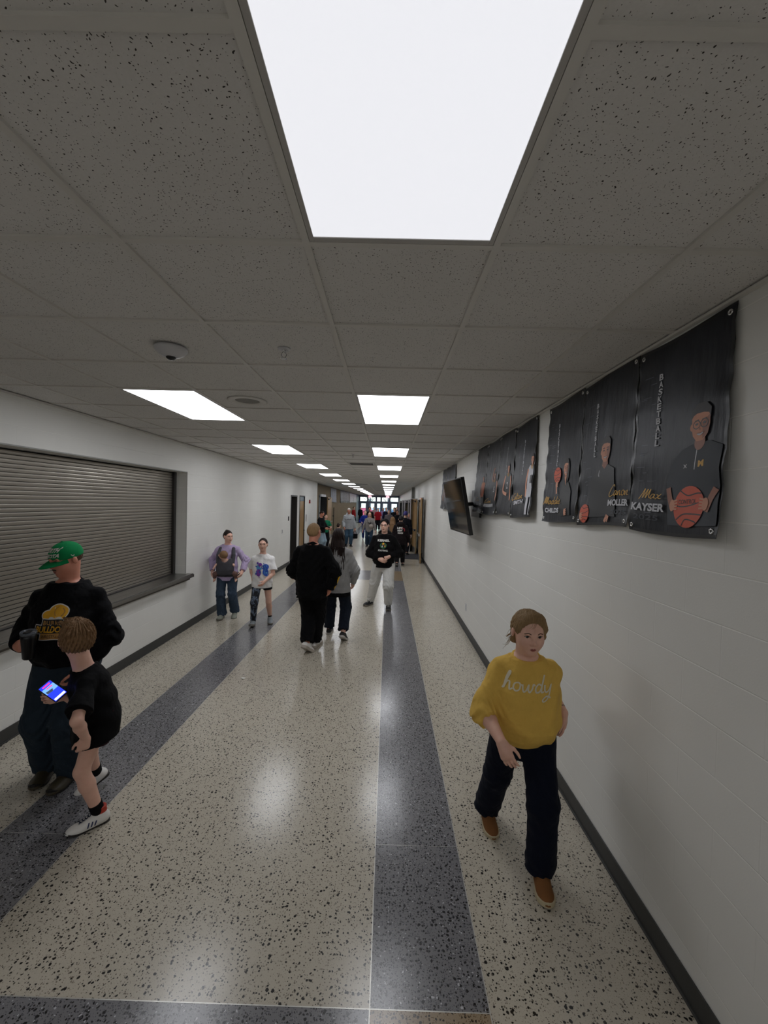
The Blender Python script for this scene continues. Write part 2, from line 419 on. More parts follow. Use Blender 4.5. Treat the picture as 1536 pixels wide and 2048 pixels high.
# ================================================================ CEILING FITTINGS
def light_mat(st, c):
    t = NT('lit diffuser'); b = t.b; b.inputs['Base Color'].default_value = (.8, .8, .8, 1)
    b.inputs['Emission Color'].default_value = c; b.inputs['Emission Strength'].default_value = st; b.inputs['Roughness'].default_value = .5; return t.m
LSTR = 1.35; LDIM = .105
M_LIT = light_mat(LSTR, (.93, .95, 1.0, 1))
M_FRM = mat('light frame', '#b5b2ae', .4, vary=.02)
ordn = ['first', 'second', 'third', 'fourth', 'fifth', 'sixth', 'seventh', 'eighth', 'ninth', 'tenth', 'eleventh', 'twelfth', 'thirteenth', 'fourteenth', 'fifteenth']
L0 = None
def light_proto():
    r = thing('ceiling_light', '', 'ceiling light')
    hx, hy = GT/2-hw-.001, GT-hw-.001; ix, iy = .277, .575
    m = MB(); z0, z1 = .001, .03
    for a in ((-hx, -ix, -hy, hy), (ix, hx, -hy, hy), (-ix, ix, -hy, -iy), (-ix, ix, iy, hy)): m.box(*a, z0, z1)
    m.build('frame', M_FRM, r, bevel=.001)
    m = MB(); m.quad((-ix, -iy, .004), (-ix, iy, .004), (ix, iy, .004), (ix, -iy, .004)); m.build('diffuser', M_LIT, r, fix=False)
    return r
L0 = light_proto(); first = True; LBACK = []
for row, cx in (('centre', GX + GT/2), ('left', GX - 2.5*GT)):
    for n in range(-3, 15):
        cy = GY - GT + n*5*GT
        if row == 'left' and n == 0: continue
        if n < 0: LBACK.append((cx, cy)); continue
        lab = {('centre', 0): 'large bright ceiling light panel directly overhead, nearest the viewer'}.get((row, n), 'lit rectangular ceiling panel, %s from the viewer in the %s row' % (ordn[n if row == 'centre' else n-1], row))
        g = 'lit panels of the %s row of ceiling lights' % row
        if first: L0.location = (cx, cy, CH); L0['label'] = lab; L0['group'] = g; first = False
        else: dup(L0, (cx, cy, CH), 0, lab, g)
for cx, cy in LBACK:  # unseen panels continuing the rows, added to brighten the near walls
    dup(L0, (cx, cy, CH), 0, 'lit rectangular ceiling panel behind the viewer, out of the picture', 'ceiling panels behind the viewer')
M_LIT0 = light_mat(LSTR*LDIM, (.93, .94, 1.0, 1))
for ch in L0.children:
    if ch.name.startswith('diffuser'):
        ch.data = ch.data.copy(); ch.data.materials[0] = M_LIT0
M_WHT = mat('white plastic', '#c9c9cc', .35, vary=.02)
M_BLK = mat('black plastic', '#0f0f10', .35, vary=.1)
M_CHROME = mat('chrome', '#c8c8c8', .18, metal=1, vary=.02)
M_SSTEEL = mat('satin stainless steel', '#8c8a86', .32, metal=.9, vary=.06, stretch=(1, .05, 1), vscale=40)
r = thing('dome_camera', 'white domed security camera on ceiling near the smoke sprinkler', 'security camera', (-1.223, 2.296, CH))
m = MB(); m.lathe([(.001, 0), (.085, 0), (.086, -.012), (.07, -.03), (.045, -.045), (.03, -.05), (.001, -.051)], n=32); m.build('housing', M_WHT, r, True)
m = MB(); m.lathe([(.026, -.047), (.025, -.056), (.015, -.064), (.001, -.067)], n=24); m.build('lens', M_BLK, r, True)
def sprinkler(lab, loc):
    r = thing('fire_sprinkler', lab, 'sprinkler', loc, group='sprinkler heads in the ceiling')
    m = MB(); m.lathe([(.001, 0), (.036, 0), (.034, -.006), (.02, -.008), (.001, -.008)], n=24); m.build('escutcheon', M_WHT, r, True)
    m = MB(); m.lathe([(.009, -.005), (.009, -.022), (.001, -.022)], n=12); m.tube([(.008, 0, -.02), (.016, 0, -.035), (.004, 0, -.052)], .0028, 6); m.tube([(-.008, 0, -.02), (-.016, 0, -.035), (-.004, 0, -.052)], .0028, 6)
    m.lathe([(.001, -.052), (.016, -.053), (.018, -.055), (.001, -.056)], n=16); m.build('head', M_CHROME, r, True)
sprinkler('small chrome pendant sprinkler head on the ceiling right of the dome camera', (-.593, 2.287, CH+.008))
sprinkler('far small sprinkler head in the ceiling before the square air vent', tuple(at(706, 908, z=CH+.008)))
r = thing('ceiling_speaker', 'round off-white ring speaker set in ceiling beside the left lights', 'speaker', (-1.208, 3.5, CH+.008))
m = MB(); m.lathe([(.16, 0), (.163, -.006), (.15, -.01), (.105, -.008), (.1, 0)], n=40); m.build('rim', M_TRIM, r, True)
m = MB(); m.lathe([(.001, -.002), (.1, -.002)], n=40); m.build('grille', mat('speaker grille', '#8d8a85', .7, bump=.6, bscale=400), r)
def vent(lab, loc, w, d):
    r = thing('air_vent', lab, 'air vent', loc, group='square air vents in the ceiling')
    m = MB()
    for a in ((-w, w, -d, -d+.03), (-w, w, d-.03, d), (-w, -w+.03, -d+.03, d-.03), (w-.03, w, -d+.03, d-.03)): m.box(*a, -.006, .004)
    m.build('frame', M_FRM, r)
    m = MB(); k = -d+.05
    while k < d-.04:
        m.quad((-w+.03, k, .006), (w-.03, k, .006), (w-.03, k+.022, -.004), (-w+.03, k+.022, -.004)); k += .034
    m.build('louvres', mat('vent louvres', '#5d5b58', .5), r)
vent('square louvred air vent in the ceiling left of the centre lights', (-.5885, GY+12.5*GT, CH+.006), .28, .28)
vent('far pale air vent between the two rows of ceiling lights', (-1.198, GY+29.5*GT-.6, CH+.006), .28, .28)
vent('furthest pale air vent between the two rows of ceiling lights', (-.5885, GY+43.5*GT, CH+.006), .28, .28)

# ================================================================ SERVING SHUTTER (left wall)
x2 = -3.335
r = thing('roller_shutter', 'closed grey metal roller shutter of horizontal slats over the serving counter', 'roller shutter', (0, 0, 0))
def slat_mat():
    t = NT('brushed shutter steel'); v = t.coords('Object', (1, .35, 14))
    no = t.noise(v, 9, 5); big = t.noise(t.coords('Object', (1, 1.2, .5)), 1.6, 2)
    t.l(t.mix(no.outputs['Fac'], srgb('#958f85'), srgb('#aaa398')), t.b.inputs['Base Color'])
    t.b.inputs['Metallic'].default_value = .75
    t.l(t.math('ADD', t.math('MULTIPLY', big.outputs['Fac'], .06), .27), t.b.inputs['Roughness'])
    return t.m
m = MB(); n = 40; sp = (SH[3]-.01 - SH[2]-.015)/n; prof = [(0, 0), (.0012, .05), (.0022, .3), (.0025, .5), (.0022, .7), (.0012, .86), (-.003, .875), (-.003, 1)]
for i in range(n):
    z0 = SH[2]+.015 + i*sp
    P = [(x2 + a, z0 + (b if b < 1 else 1)*sp) for a, b in prof]
    for k in range(len(P)-1): m.quad((P[k][0], SH[0]+.05, P[k][1]), (P[k][0], SH[1]-.06, P[k][1]), (P[k+1][0], SH[1]-.06, P[k+1][1]), (P[k+1][0], SH[0]+.05, P[k+1][1]), 1 if k >= 5 else 0)
m.build('slat_curtain', [slat_mat(), mat('dark slat joint', '#14120f', .7)], r, fix=False)
m = MB()
for y in (SH[1]-.062, SH[0]+.002):
    m = MB(); m.box(x2-.02, x2+.04, y, y+.06, SH[2]+.01, SH[3]-.002); m.build('guide_rail', M_DARKFR, r, bevel=.003)
m = MB(); m.box(x2-.02, x2+.035, SH[0]+.06, SH[1]-.065, SH[2]+.002, SH[2]+.03); m.build('bottom_bar', M_DARKFR, r, bevel=.003)
m = MB(); m.box(x2-.12, x2-.04, SH[0]-.1, SH[1]+.1, .7, CH); struct(m.build('wall_backing', M_VOID))  # unseen backing panel, added to stop sky light leaking past the shutter
r = thing('serving_counter', 'stainless steel sill projecting below the closed roller shutter', 'counter', (0, 0, 0))
m = MB(); m.box(x2+.042, XL+.002, SH[0]+.002, SH[1]-.002, .872, .885); m.box(XL+.002, XL+.098, SH[0]-.05, SH[1]+.06, .872, .885); m.box(XL+.098, XL+.11, SH[0]-.05, SH[1]+.06, .83, .872); m.box(XL+.001, XL+.098, SH[1]+.048, SH[1]+.06, .83, .872)
m.build('counter_top', M_SSTEEL, r, bevel=.002)
m = MB(); m.box(XL+.001, XL+.06, SH[0]-.03, SH[1]+.03, .79, .83); m.build('apron', mat('dark counter apron', '#57524c', .4, metal=.7), r, bevel=.002)
m = MB(); f = .03
m.box(XL-.001, XL+.004, SH[0]-f, SH[1]+.01, SH[3], SH[3]+.012); m.box(XL-.001, XL+.004, SH[1], SH[1]+.01, .89, SH[3]); struct(m.build('trim_5', M_JAMB))

# ================================================================ DOORS
M_WOOD = None
def wood_material(name, a, b_, sc_=3):
    t = NT(name); v = t.coords('Object', (14, 14, 1.1)); no = t.noise(v, sc_, 6, .6); n2 = t.noise(t.coords('Object', (60, 60, 2)), 4, 3)
    f = t.math('ADD', t.math('MULTIPLY', no.outputs['Fac'], .7), t.math('MULTIPLY', n2.outputs['Fac'], .3))
    t.l(t.mix(f, srgb(a), srgb(b_)), t.b.inputs['Base Color']); t.b.inputs['Roughness'].default_value = .35; t.b.inputs['Coat Weight'].default_value = .2
    return t.m
M_WOOD = wood_material('birch door veneer', '#8f6f45', '#b08d60')

def jambs(name, x, side, ya, yb, zt, m_, w=.05, deep=.26):
    m = MB()
    for a, b, c, d in ((ya-w, ya, 0, zt+w), (yb, yb+w, 0, zt+w), (ya, yb, zt, zt+w)):
        m.box(min(x-side*.012, x+side*deep), max(x-side*.012, x+side*deep), a, b, c, d)
    return struct(m.build(name, m_, bevel=.004))
jambs('door_1', XL, -1, D1[0]+.02, D1[1]-.02, D1[3]-.02, M_DARKFR, .05)
m = MB(); m.box(XL-.3, XL-.27, D1[0], D1[1], 0, D1[3]); struct(m.build('door_1', mat('dark doorway interior', '#17171a', .5)))  # dark sheet stands in for the unlit interior of this open doorway
m = MB(); m.box(XL-.268, XL-.262, D1[0]+.03, D1[1]-.03, 2.05, D1[3]-.02); struct(m.build('door_1', mat('grey transom panel', '#6a6d70', .3)))
jambs('door_2', XL, -1, D2[0]+.02, D2[1]-.02, D2[3]-.02, M_DARKFR, .035)
m = MB(); m.box(XL-.06, XL-.02, D2[0]+.025, D2[1]-.025, .01, 2.06); d2 = struct(m.build('door_2', M_WOOD, bevel=.002))
m = MB(); m.box(XL-.06, XL-.02, D2[0]+.025, D2[1]-.025, 2.07, D2[3]-.025); m.build('transom', mat('transom blue reflection', '#7d8a94', .25), d2)  # blue reflection in the transom is put into its colour
m = MB(); m.tube([(XL-.02, 15.49, .97), (XL+.05, 15.49, .97), (XL+.05, 15.38, .97)], .009, 8); m.lathe([(.02, 0), (.02, .006), (.001, .006)], c=(XL-.02, 15.49, .97), M=Matrix.Rotation(PI/2, 4, 'Y')); m.build('door_handle', M_CHROME, d2, True)
# grey wall opening behind tan wall and the gym doors on the right
m = MB(); m.box(XT-1.2, XT-1.15, 19.0, 22.4, 0, 2.5); struct(m.build('wall_backing', mat('room beyond doors', '#3b3f52', .8)))
m = MB(); m.box(XT-1.15, XT-.25, 18.9, 18.95, 0, 2.5); m.box(XT-1.15, XT-.25, 22.4, 22.45, 0, 2.5); m.box(XT-1.15, XT-.25, 18.95, 22.4, 2.4, 2.45); struct(m.build('wall_backing', M_VOID))
jambs('door_3', XT, -1, TD[0]+.03, TD[1]-.03, TD[3]-.03, M_DARKFR, .06)
m = MB(); m.box(XT-.1, XT-.04, 20.15, 20.25, 0, 2.3); struct(m.build('door_3', M_JAMB, bevel=.004))
m = MB(); m.box(XT+.001, XT+.09, 19.75, 21.2, 2.3, 2.42); struct(m.build('door_3', M_WHT, bevel=.006))
def leaf(name, hinge, ang, w, h, mats, glass=False, bar=True, flip=1, bars_z=.98):
    """door leaf hinged at `hinge`, running from the hinge along direction ang (world, radians from +x)"""
    M = Matrix.Translation(hinge) @ Matrix.Rotation(ang, 4, 'Z')
    m = MB(); t = .022
    if glass:
        for a in ((0, .14, .01, h), (w-.14, w, .01, h), (.14, w-.14, .01, .3), (.14, w-.14, h-.16, h), (.14, w-.14, .95, 1.08)): m.box(a[0], a[1], -t, t, a[2], a[3], M=M)
    else: m.box(0, w, -t, t, .01, h, M=M)
    o = struct(m.build(name, mats, bevel=.003))
    if glass:
        m = MB(); m.box(.14, w-.14, -.004, .004, .3, .95, M=M); m.box(.14, w-.14, -.004, .004, 1.08, h-.16, M=M); m.build('pane', M_GLASS, o)
    if bar:
        m = MB(); y = flip*.075
        m.tube([M @ Vector((.06, y, bars_z)), M @ Vector((w-.1, y, bars_z))], .02, 8)
        for xx in (.08, w-.16): m.box(xx-.04, xx+.06, min(0, y*1.2), max(0, y*1.2), bars_z-.04, bars_z+.04, M=M)
        m.build('crash_bar', M_CHROME, o)
    m = MB(); m.box(.08, .34, flip*t, flip*(t+.06), h-.14, h-.07, M=M) if flip > 0 else m.box(.08, .34, -(t+.06), -t, h-.14, h-.07, M=M)
    m.tube([M @ Vector((.3, flip*.07, h-.08)), M @ Vector((.12, flip*.17, h-.03))], .01, 6); m.build('closer', M_DARKFR, o)
    m = MB(); m.box(.02, w-.02, -t-.002, t+.002, .02, .26, M=M); m.build('kick_plate', M_SSTEEL, o)
    return o
def glass_mat():
    t = NT('clear glass'); nt = t.t; tr = nt.nodes.new('ShaderNodeBsdfTransparent'); gl = nt.nodes.new('ShaderNodeBsdfGlossy'); gl.inputs['Roughness'].default_value = .03
    tr.inputs['Color'].default_value = (.9, .95, .97, 1); fr = nt.nodes.new('ShaderNodeFresnel'); mx = nt.nodes.new('ShaderNodeMixShader')
    t.l(fr.outputs[0], mx.inputs[0]); t.l(tr.outputs[0], mx.inputs[1]); t.l(gl.outputs[0], mx.inputs[2]); t.l(mx.outputs[0], t.out.inputs['Surface']); return t.m
M_GLASS = glass_mat()
leaf('door_3', Vector((XT+.06, 21.95, 0)), PI/2-.05, 1.12, 2.3, M_WOOD, flip=-1)
for yy in (23.1, 24.55):
    m = MB(); m.box(XT+.05, XT+.09, yy, yy+.05, .35 if yy > 24 else .9, 1.72 if yy > 24 else 1.85); m.box(XT, XT+.05, yy+.01, yy+.04, 1.2, 1.24)
    r = m.build('pull_bar', M_BLK); tag(r, 'tall narrow black bar mounted on the tan wall, %s' % ('nearer the open wooden door' if yy < 24 else 'further from the open wooden door'), 'door pull')
# right side: pairs of leaves held open against the wall
jn = 4
for k, (ya, yb, _, zt) in enumerate(RD):
    jambs('door_%d' % (4+k), XR, 1, ya+.03, yb-.03, zt-.03, M_DARKFR, .05)
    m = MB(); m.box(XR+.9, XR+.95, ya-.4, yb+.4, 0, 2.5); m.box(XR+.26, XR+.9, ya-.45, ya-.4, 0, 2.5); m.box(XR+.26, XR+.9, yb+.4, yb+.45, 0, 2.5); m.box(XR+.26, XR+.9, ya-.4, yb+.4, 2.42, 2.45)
    struct(m.build('wall_backing', M_VOID))
M_SILV = mat('silver door stile', '#a7a3a6', .35, metal=.3, vary=.05)
leaf('door_4', Vector((XR-.13, 15.32, 0)), -PI/2-.02, .98, 2.28, M_WOOD, flip=-1)
leaf('door_4', Vector((XR-.12, 17.05, 0)), PI/2+.12, .98, 2.28, M_WOOD, flip=1)
leaf('door_5', Vector((XR-.1, 18.6, 0)), -PI/2-.28, .9, 2.28, M_SILV, glass=True, flip=-1)
leaf('door_5', Vector((XR-.1, 20.2, 0)), PI/2+.2, .9, 2.28, M_SILV, glass=True, flip=1)
leaf('door_6', Vector((XR-.1, 22.0, 0)), -PI/2-.2, .9, 2.28, M_WOOD, flip=-1, bar=False)
leaf('door_6', Vector((XR-.1, 23.8, 0)), PI/2+.25, .9, 2.28, M_SILV, glass=True, flip=1, bar=False)
leaf('door_7', Vector((XR-.1, 28.0, 0)), -PI/2-.3, .9, 2.28, M_SILV, glass=True, flip=-1, bar=False)
leaf('door_8', Vector((XR-.1, 33.0, 0)), -PI/2-.4, .9, 2.28, M_SILV, glass=True, flip=-1, bar=False)
m = MB(); m.box(XR-.14, XR-.001, 20.6, 20.9, 2.32, CH-.02); struct(m.build('trim_6', mat('grey boxed pipe', '#77756f', .5)))
m = MB(); m.box(.62, 1.14, 15.36, 17.02, .0006, .012); m.box(1.14, 1.3, 15.36, 17.02, .0006, .012)
tag(m.build('floor_mat', mat('dark entrance mat', '#333236', .95, bump=.6, bscale=300), bevel=.002), 'dark grey mat on floor at the nearest open gym doorway', 'mat')
m = MB(); m.box(.55, 1.28, 18.7, 20.1, .0006, .012)
tag(m.build('floor_mat', mat('dark entrance mat', '#333236', .95)), 'dark mat on floor at the second gym doorway, behind the first mat', 'mat')
m = MB(); m.box(-3.1, 1.1, 41.3, 46.4, .0006, .014)
tag(m.build('floor_mat', mat('black walk-off mat', '#18191c', .95)), 'wide black walk-off mat before the glass entrance doors', 'mat')

# ================================================================ GLASS ENTRANCE AT THE FAR END
M_ALU = mat('blue grey aluminium frame', '#6d7c92', .4, metal=.3, vary=.05)
xa, xb = XT-.02, XR; zr = (2.14, 2.2); zt = 2.72
m = MB(); m.box(xa, xb, YEND, YEND+.1, zt, CH+.01); m.box(xa, xa+.12, YEND, YEND+.1, 0, zt); m.box(xb-.12, xb, YEND, YEND+.1, 0, zt); m.box(xa+.12, xb-.12, YEND, YEND+.1, *zr)
mull = [-3.17, -2.36, -1.37, -.86, .1, 1.1]      # mullion centres
mull = [at(u, 1000, y=YEND).x for u in (719, 735.6, 752.6, 762.5, 779.5, 797.8)]
for x in mull[1:-1]: m.box(x-.06, x+.06, YEND-.02, YEND+.12, 0, zt)
struct(m.build('wall_end', M_ALU))
ed = [xa+.12] + mull[1:-1] + [xb-.12]
for i in range(5):
    l, r_ = ed[i]+(.06 if i else 0), ed[i+1]-(.06 if i < 4 else 0)
    m = MB()
    for a in ((l, l+.03, zr[1], zt), (r_-.03, r_, zr[1], zt), (l+.03, r_-.03, zr[1], zr[1]+.03), (l+.03, r_-.03, zt-.03, zt)): m.box(a[0], a[1], YEND+.03, YEND+.08, a[2], a[3])
    w = struct(m.build('window_%d' % (i+1), M_ALU)); m = MB(); m.box(l+.03, r_-.03, YEND+.05, YEND+.056, zr[1]+.03, zt-.03); m.build('pane', M_GLASS, w)
    m = MB(); sw = .16 if i != 2 else .05
    for a in ((l, l+sw, .02, zr[0]), (r_-sw, r_, .02, zr[0]), (l+sw, r_-sw, .02, .3), (l+sw, r_-sw, zr[0]-.16, zr[0])): m.box(a[0], a[1], YEND+.03, YEND+.08, a[2], a[3])
    w = struct(m.build('door_%d' % (9+i), M_ALU)); m = MB(); m.box(l+sw, r_-sw, YEND+.05, YEND+.056, .3, zr[0]-.16); m.build('pane', M_GLASS, w)
    if i != 2:
        m = MB(); m.tube([(l+.06, YEND-.05, 1.0), (r_-.06, YEND-.05, 1.0)], .025, 8); m.build('crash_bar', M_SSTEEL, w)
# outside: snow-bright ground, parked cars, trees
M_SNOW = mat('pale frosty ground', '#8f9fb4', .8, vary=.15, vscale=.3)
m = MB(); m.quad((-60, YEND+.1, -.15), (60, YEND+.1, -.15), (60, 160, -.15), (-60, 160, -.15)); struct(m.build('ground', M_SNOW, fix=False))
def car(lab, x, y, c):
    r = thing('car', lab, 'car', (x, y, -.15), group='cars parked outside the glass doors')
    prof = [(-2.2, .35), (-2.25, .75), (-1.9, .95), (-1.2, 1.0), (-.6, 1.42), (.9, 1.45), (1.6, 1.02), (2.15, .95), (2.25, .6), (2.2, .35)]
    m = MB(); n = len(prof)
    V = [(a, -.85 if b < 1.1 else -.7, b) for a, b in prof] + [(a, .85 if b < 1.1 else .7, b) for a, b in prof]
    m.add(V, [tuple(range(n)), tuple(n+i for i in reversed(range(n)))] + [(i, (i+1) % n, n+(i+1) % n, n+i) for i in range(n)])
    m.build('body', mat('car paint '+c, c, .25, coat=.6), r, bevel=.05)
    m = MB(); m.quad((-1.0, -.82, 1.05), (1.3, -.82, 1.05), (.8, -.72, 1.38), (-.55, -.72, 1.38)); m.build('window', M_BLK, r, fix=False)
    for sx in (-1.35, 1.4):
        m = MB(); m.lathe([(.001, -.1), (.3, -.1), (.33, -.06), (.33, .1), (.001, .1)], c=(sx, -.78, .33), M=Matrix.Rotation(PI/2, 4, 'X'), n=20); m.build('wheel', M_BLK, r, True)
car('white car parked outside behind the glass doors, leftmost', -7.2, 64, '#d7dade'); car('red car parked outside behind the left glass door', -3.6, 61, '#b8325a'); car('blue grey car parked outside behind the right glass doors', 1.6, 63, '#4c6884'); car('silver car parked outside behind the middle glass doors', -1.2, 66, '#9fb0bd')
for i, (x, y) in enumerate([(-9, 85), (-4, 92), (0, 88), (5, 90), (9, 84)]):
    r = thing('bare_tree', 'bare winter tree outside the far glass doors, %s in the row' % ordn[i].replace('first', 'leftmost').replace('fifth', 'rightmost').replace('second', 'second from left').replace('third', 'middle one').replace('fourth', 'second from right'), 'tree', (x, y, -.15), group='bare trees outside')
    m = MB(); random.seed(i)
    m.tube([(0, 0, 0), (.1, 0, 2.5), (0, 0, 6)], [.22, .16, .05], 7); m.build('trunk', mat('bark', '#4a4f58', .9), r, True)
    m = MB()
    for k in range(26):
        z = 1.8+random.random()*3.6; a = random.random()*6.28; l = 1+random.random()*1.6
        m.tube([(0, 0, z), (math.cos(a)*l*.5, math.sin(a)*l*.5, z+.5*l), (math.cos(a)*l, math.sin(a)*l, z+.7*l+random.random())], [.06, .035, .01], 5)
    m.build('branches', mat('bark', '#4a4f58', .9), r, True)
# exit signs
M_EXB = mat('exit sign face', '#e9a3a8', .5, emit=.55)
M_EXR = mat('exit sign letters', '#e0102a', .5, emit=1.6)
for u, w_ in ((740, 'left'), (775.3, 'right')):
    p = at(u, 993, y=45.6); r = thing('exit_sign', 'lit red EXIT sign hanging from the ceiling before the glass doors, %s one of two' % w_, 'exit sign', (p.x, 45.6, CH-.02))
    m = MB(); m.box(-.17, .17, -.02, .02, -.24, -.03); m.box(-.03, .03, -.015, .015, -.03, .02); m.build('housing', M_EXB, r, bevel=.004)
    lay([(fit(text_mesh('EXIT', .02), -.145, -.215, .145, -.06), 0)], lambda u_, v_, l: Vector((u_, -.0215, v_)), 'lettering', [M_EXR], r, .2)

# ================================================================ WALL FITTINGS
r = thing('fire_alarm', 'small red fire alarm high on the left wall past the wooden door', 'fire alarm', (XL, 16.46, 2.05))
m = MB(); m.box(0, .045, -.06, .06, -.07, .07); m.build('housing', mat('alarm red', '#8e1a1c', .4), r, bevel=.006)
m = MB(); m.box(.045, .06, -.03, .03, -.01, .05); m.build('strobe', M_WHT, r, bevel=.004)
def plate(name, lab, cat, loc, w, h, mface, nrm=1, toggles=1, tm=None):
    r = thing(name, lab, cat, loc)
    m = MB(); m.box(*( (0, .008) if nrm > 0 else (-.008, 0)), -w/2, w/2, -h/2, h/2); m.build('cover_plate', mface, r, bevel=.002)
    for k in range(toggles):
        z = (k-(toggles-1)/2)*.04; m = MB(); m.box(*((.008, .012) if nrm > 0 else (-.012, -.008)), -.016, .016, z-.013, z+.013); m.build('socket' if 'outlet' in name else 'button', tm or M_BLK, r, bevel=.001)
plate('wall_switch', 'dark switch plate on the left wall before the first dark doorway', 'switch', (XL, 13.06, 1.5), .13, .14, M_DARKFR, 1, 2)
plate('card_reader', 'tall dark card reader on the left wall beside the wooden door', 'card reader', (XL, 15.88, 1.42), .07, .27, M_DARKFR, 1, 1)
plate('wall_outlet', 'small pale wall outlet low on left wall before the dark doorway', 'outlet', (XL, 12.3, 1.14), .08, .12, M_WHT, 1, 2)
plate('wall_outlet', 'small white outlet plate low on the right block wall', 'outlet', (XR, 6.744, .404), .08, .12, M_WHT, -1, 2, M_WHT)
# scraps on the floor
def scrap(name, lab, loc, c, s):
    m = MB(); random.seed(len(lab)); P = [(math.cos(a)*s*random.uniform(.4, 1), math.sin(a)*s*random.uniform(.4, 1), random.uniform(.001, .006)) for a in [k*PI/3 for k in range(6)]]
    m.add(P + [(p[0], p[1], p[2]+.0012) for p in P], [tuple(range(6)), tuple(range(11, 5, -1))] + [(i, (i+1) % 6, 6+(i+1) % 6, 6+i) for i in range(6)])
    o = m.build(name, mat('scrap '+c, c, .8)); o.location = loc; tag(o, lab, 'litter')
random.seed(1)
for a in (('paper_scrap', 'white paper scrap on the beige floor left of centre', at(487, 1357, z=.0006), '#d6d4cc', .035), ('paper_scrap', 'tiny white scrap on floor right of the standing boy', at(844, 1202, z=.0006), '#d6d4cc', .02),
          ('dry_leaf', 'brown dry leaf on the tan floor square beside the standing boy', at(787, 1155, z=.0006), '#5a2f18', .05), ('dry_leaf', 'dark bit of leaf on floor near the right wall', at(857, 1164, z=.0006), '#3a3023', .025)): scrap(*a)
# ================================================================ WALL BANNERS
M_VINYL = None
def vinyl_material():
    t = NT('printed vinyl'); v = t.coords('Object'); n1 = t.noise(v, 3.2, 5, .6); n2 = t.noise(t.coords('Object', (1, 5, 1.2)), 2.5, 4)
    f = t.math('MULTIPLY', t.math('POWER', n1.outputs['Fac'], 2.2), 1.7, clamp=True)
    t.l(t.mix(f, srgb('#101116'), srgb('#2d3038')), t.b.inputs['Base Color']); t.b.inputs['Roughness'].default_value = .42
    t.b.inputs['Specular IOR Level'].default_value = .3; t.bump(n2.outputs['Fac'], .35, .02); return t.m
M_VINYL = vinyl_material()
BM = {n: mat('banner ink '+n, c, r_, vary=v_) for n, c, r_, v_ in (
    ('silver', '#d2d3d8', .6, .15), ('skin', '#d79b80', .6, .1), ('skin shade', '#9c6650', .5, .1), ('hair', '#201a18', .5, .2), ('jacket', '#3d4148', .6, .25),
    ('ball', '#d0532f', .5, .15), ('black', '#0b0b0d', .45, .1), ('gold', '#d6a43a', .5, .1), ('white', '#c4c3c8', .5, .08), ('edge', '#0d0e11', .35, .1), ('orange', '#c4602c', .5, .2), ('grey', '#5c606a', .5, .4), ('stripe', '#6f7686', .5, .4))}
BN = list(BM)
def bi(n): return BN.index(n) + 1
def banner(yfar, ynear, hang, seed, layers, label, x=XR, z0=1.968, z1=2.884, side=-1, wav=.004, grom=True, group='black sports banners on the right wall'):
    """vertical vinyl banner; u runs from the far edge to the near edge, v up; foot hangs `hang` off the wall"""
    w, h = yfar-ynear, z1-z0
    r = thing('wall_banner', label, 'banner', (x, (yfar+ynear)/2, z1), group=group)
    rnd = random.Random(seed); ph = [rnd.random()*6.28 for _ in range(6)]
    def fn(u, v, l, off=0):
        k = max(0, 1 - v/h)
        d = .012 + hang*(k**1.3) + wav*(math.sin(7*u/w+ph[0]+2*v) + .7*math.sin(13*v/h*1.7+ph[1]+3*u)*(.3+abs(2*u/w-1)))*(.25+k)
        d += .0035*math.exp(-((u/w)/.06)**2)*math.sin(48*v+ph[2]) + .0035*math.exp(-((1-u/w)/.06)**2)*math.sin(45*v+ph[3])
        zz = v + (.012*math.sin(3.1*u/w+ph[4]) - .012*(1-abs(2*u/w-1))*0)*1
        return Vector((side*(max(.005, d)+.0004+.00016*l), (yfar-ynear)/2 - u, zz-h))
    L = [(([(0, 0), (w, 0), (w, h), (0, h)], [(0, 1, 2, 3)]), 0)]
    e = .016
    for a in ((0, 0, w, e), (0, h-e, w, h), (0, e, e, h-e), (w-e, e, w, h-e)): L.append((poly((a[0], a[1]), (a[2], a[1]), (a[2], a[3]), (a[0], a[3])), bi('edge')))
    L += layers
    o = lay(L, fn, 'vinyl_sheet', [M_VINYL]+[BM[n] for n in BN], r, .035)
    o.data.polygons.foreach_set('use_smooth', [True]*len(o.data.polygons))
    m = MB(); m2 = None
    if grom:
        for gu, gv in ((.03, .03), (w-.03, .03), (.03, h-.03), (w-.03, h-.03)):
            p = fn(gu, gv, 8); m = MB(); m.lathe([(.005, .0), (.006, .003), (.011, .003), (.012, 0)], c=p, n=16, M=Matrix.Rotation(side*PI/2, 4, 'Y')); m.build('grommet', M_CHROME, r, True)
    return r
def vword(word, uc, v0, v1, w=.022):
    n = len(word); st = (v1-v0)/n; out = []
    for i, ch in enumerate(word):
        top = v1 - i*st
        g = text_mesh(ch, .03); out.append((fit(g, uc-w/2*(.5 if ch == 'I' else 1), top-st*.86, uc+w/2*(.5 if ch == 'I' else 1), top), bi('silver')))
    return out
def pal(vf, n): return (vf, bi(n))
def ball(cx, cy, rx, ry=None):
    ry = ry or rx; o = [pal(ellipse(cx, cy, rx, ry), 'ball')]; w = rx*.06
    arc = lambda pts: pal(stroke([(cx+a*rx, cy+b*ry) for a, b in pts], w), 'black')
    o += [arc([(-.98, .1), (-.4, .02), (.3, .1), (.95, .28)]), arc([(-.6, .8), (-.1, .55), (.5, .62), (.8, .6)]), arc([(-.75, -.62), (-.3, -.35), (.4, -.35), (.9, -.4)]), arc([(-.35, -.9), (-.1, -.6), (.5, -.7), (.6, -.78)])]
    return o
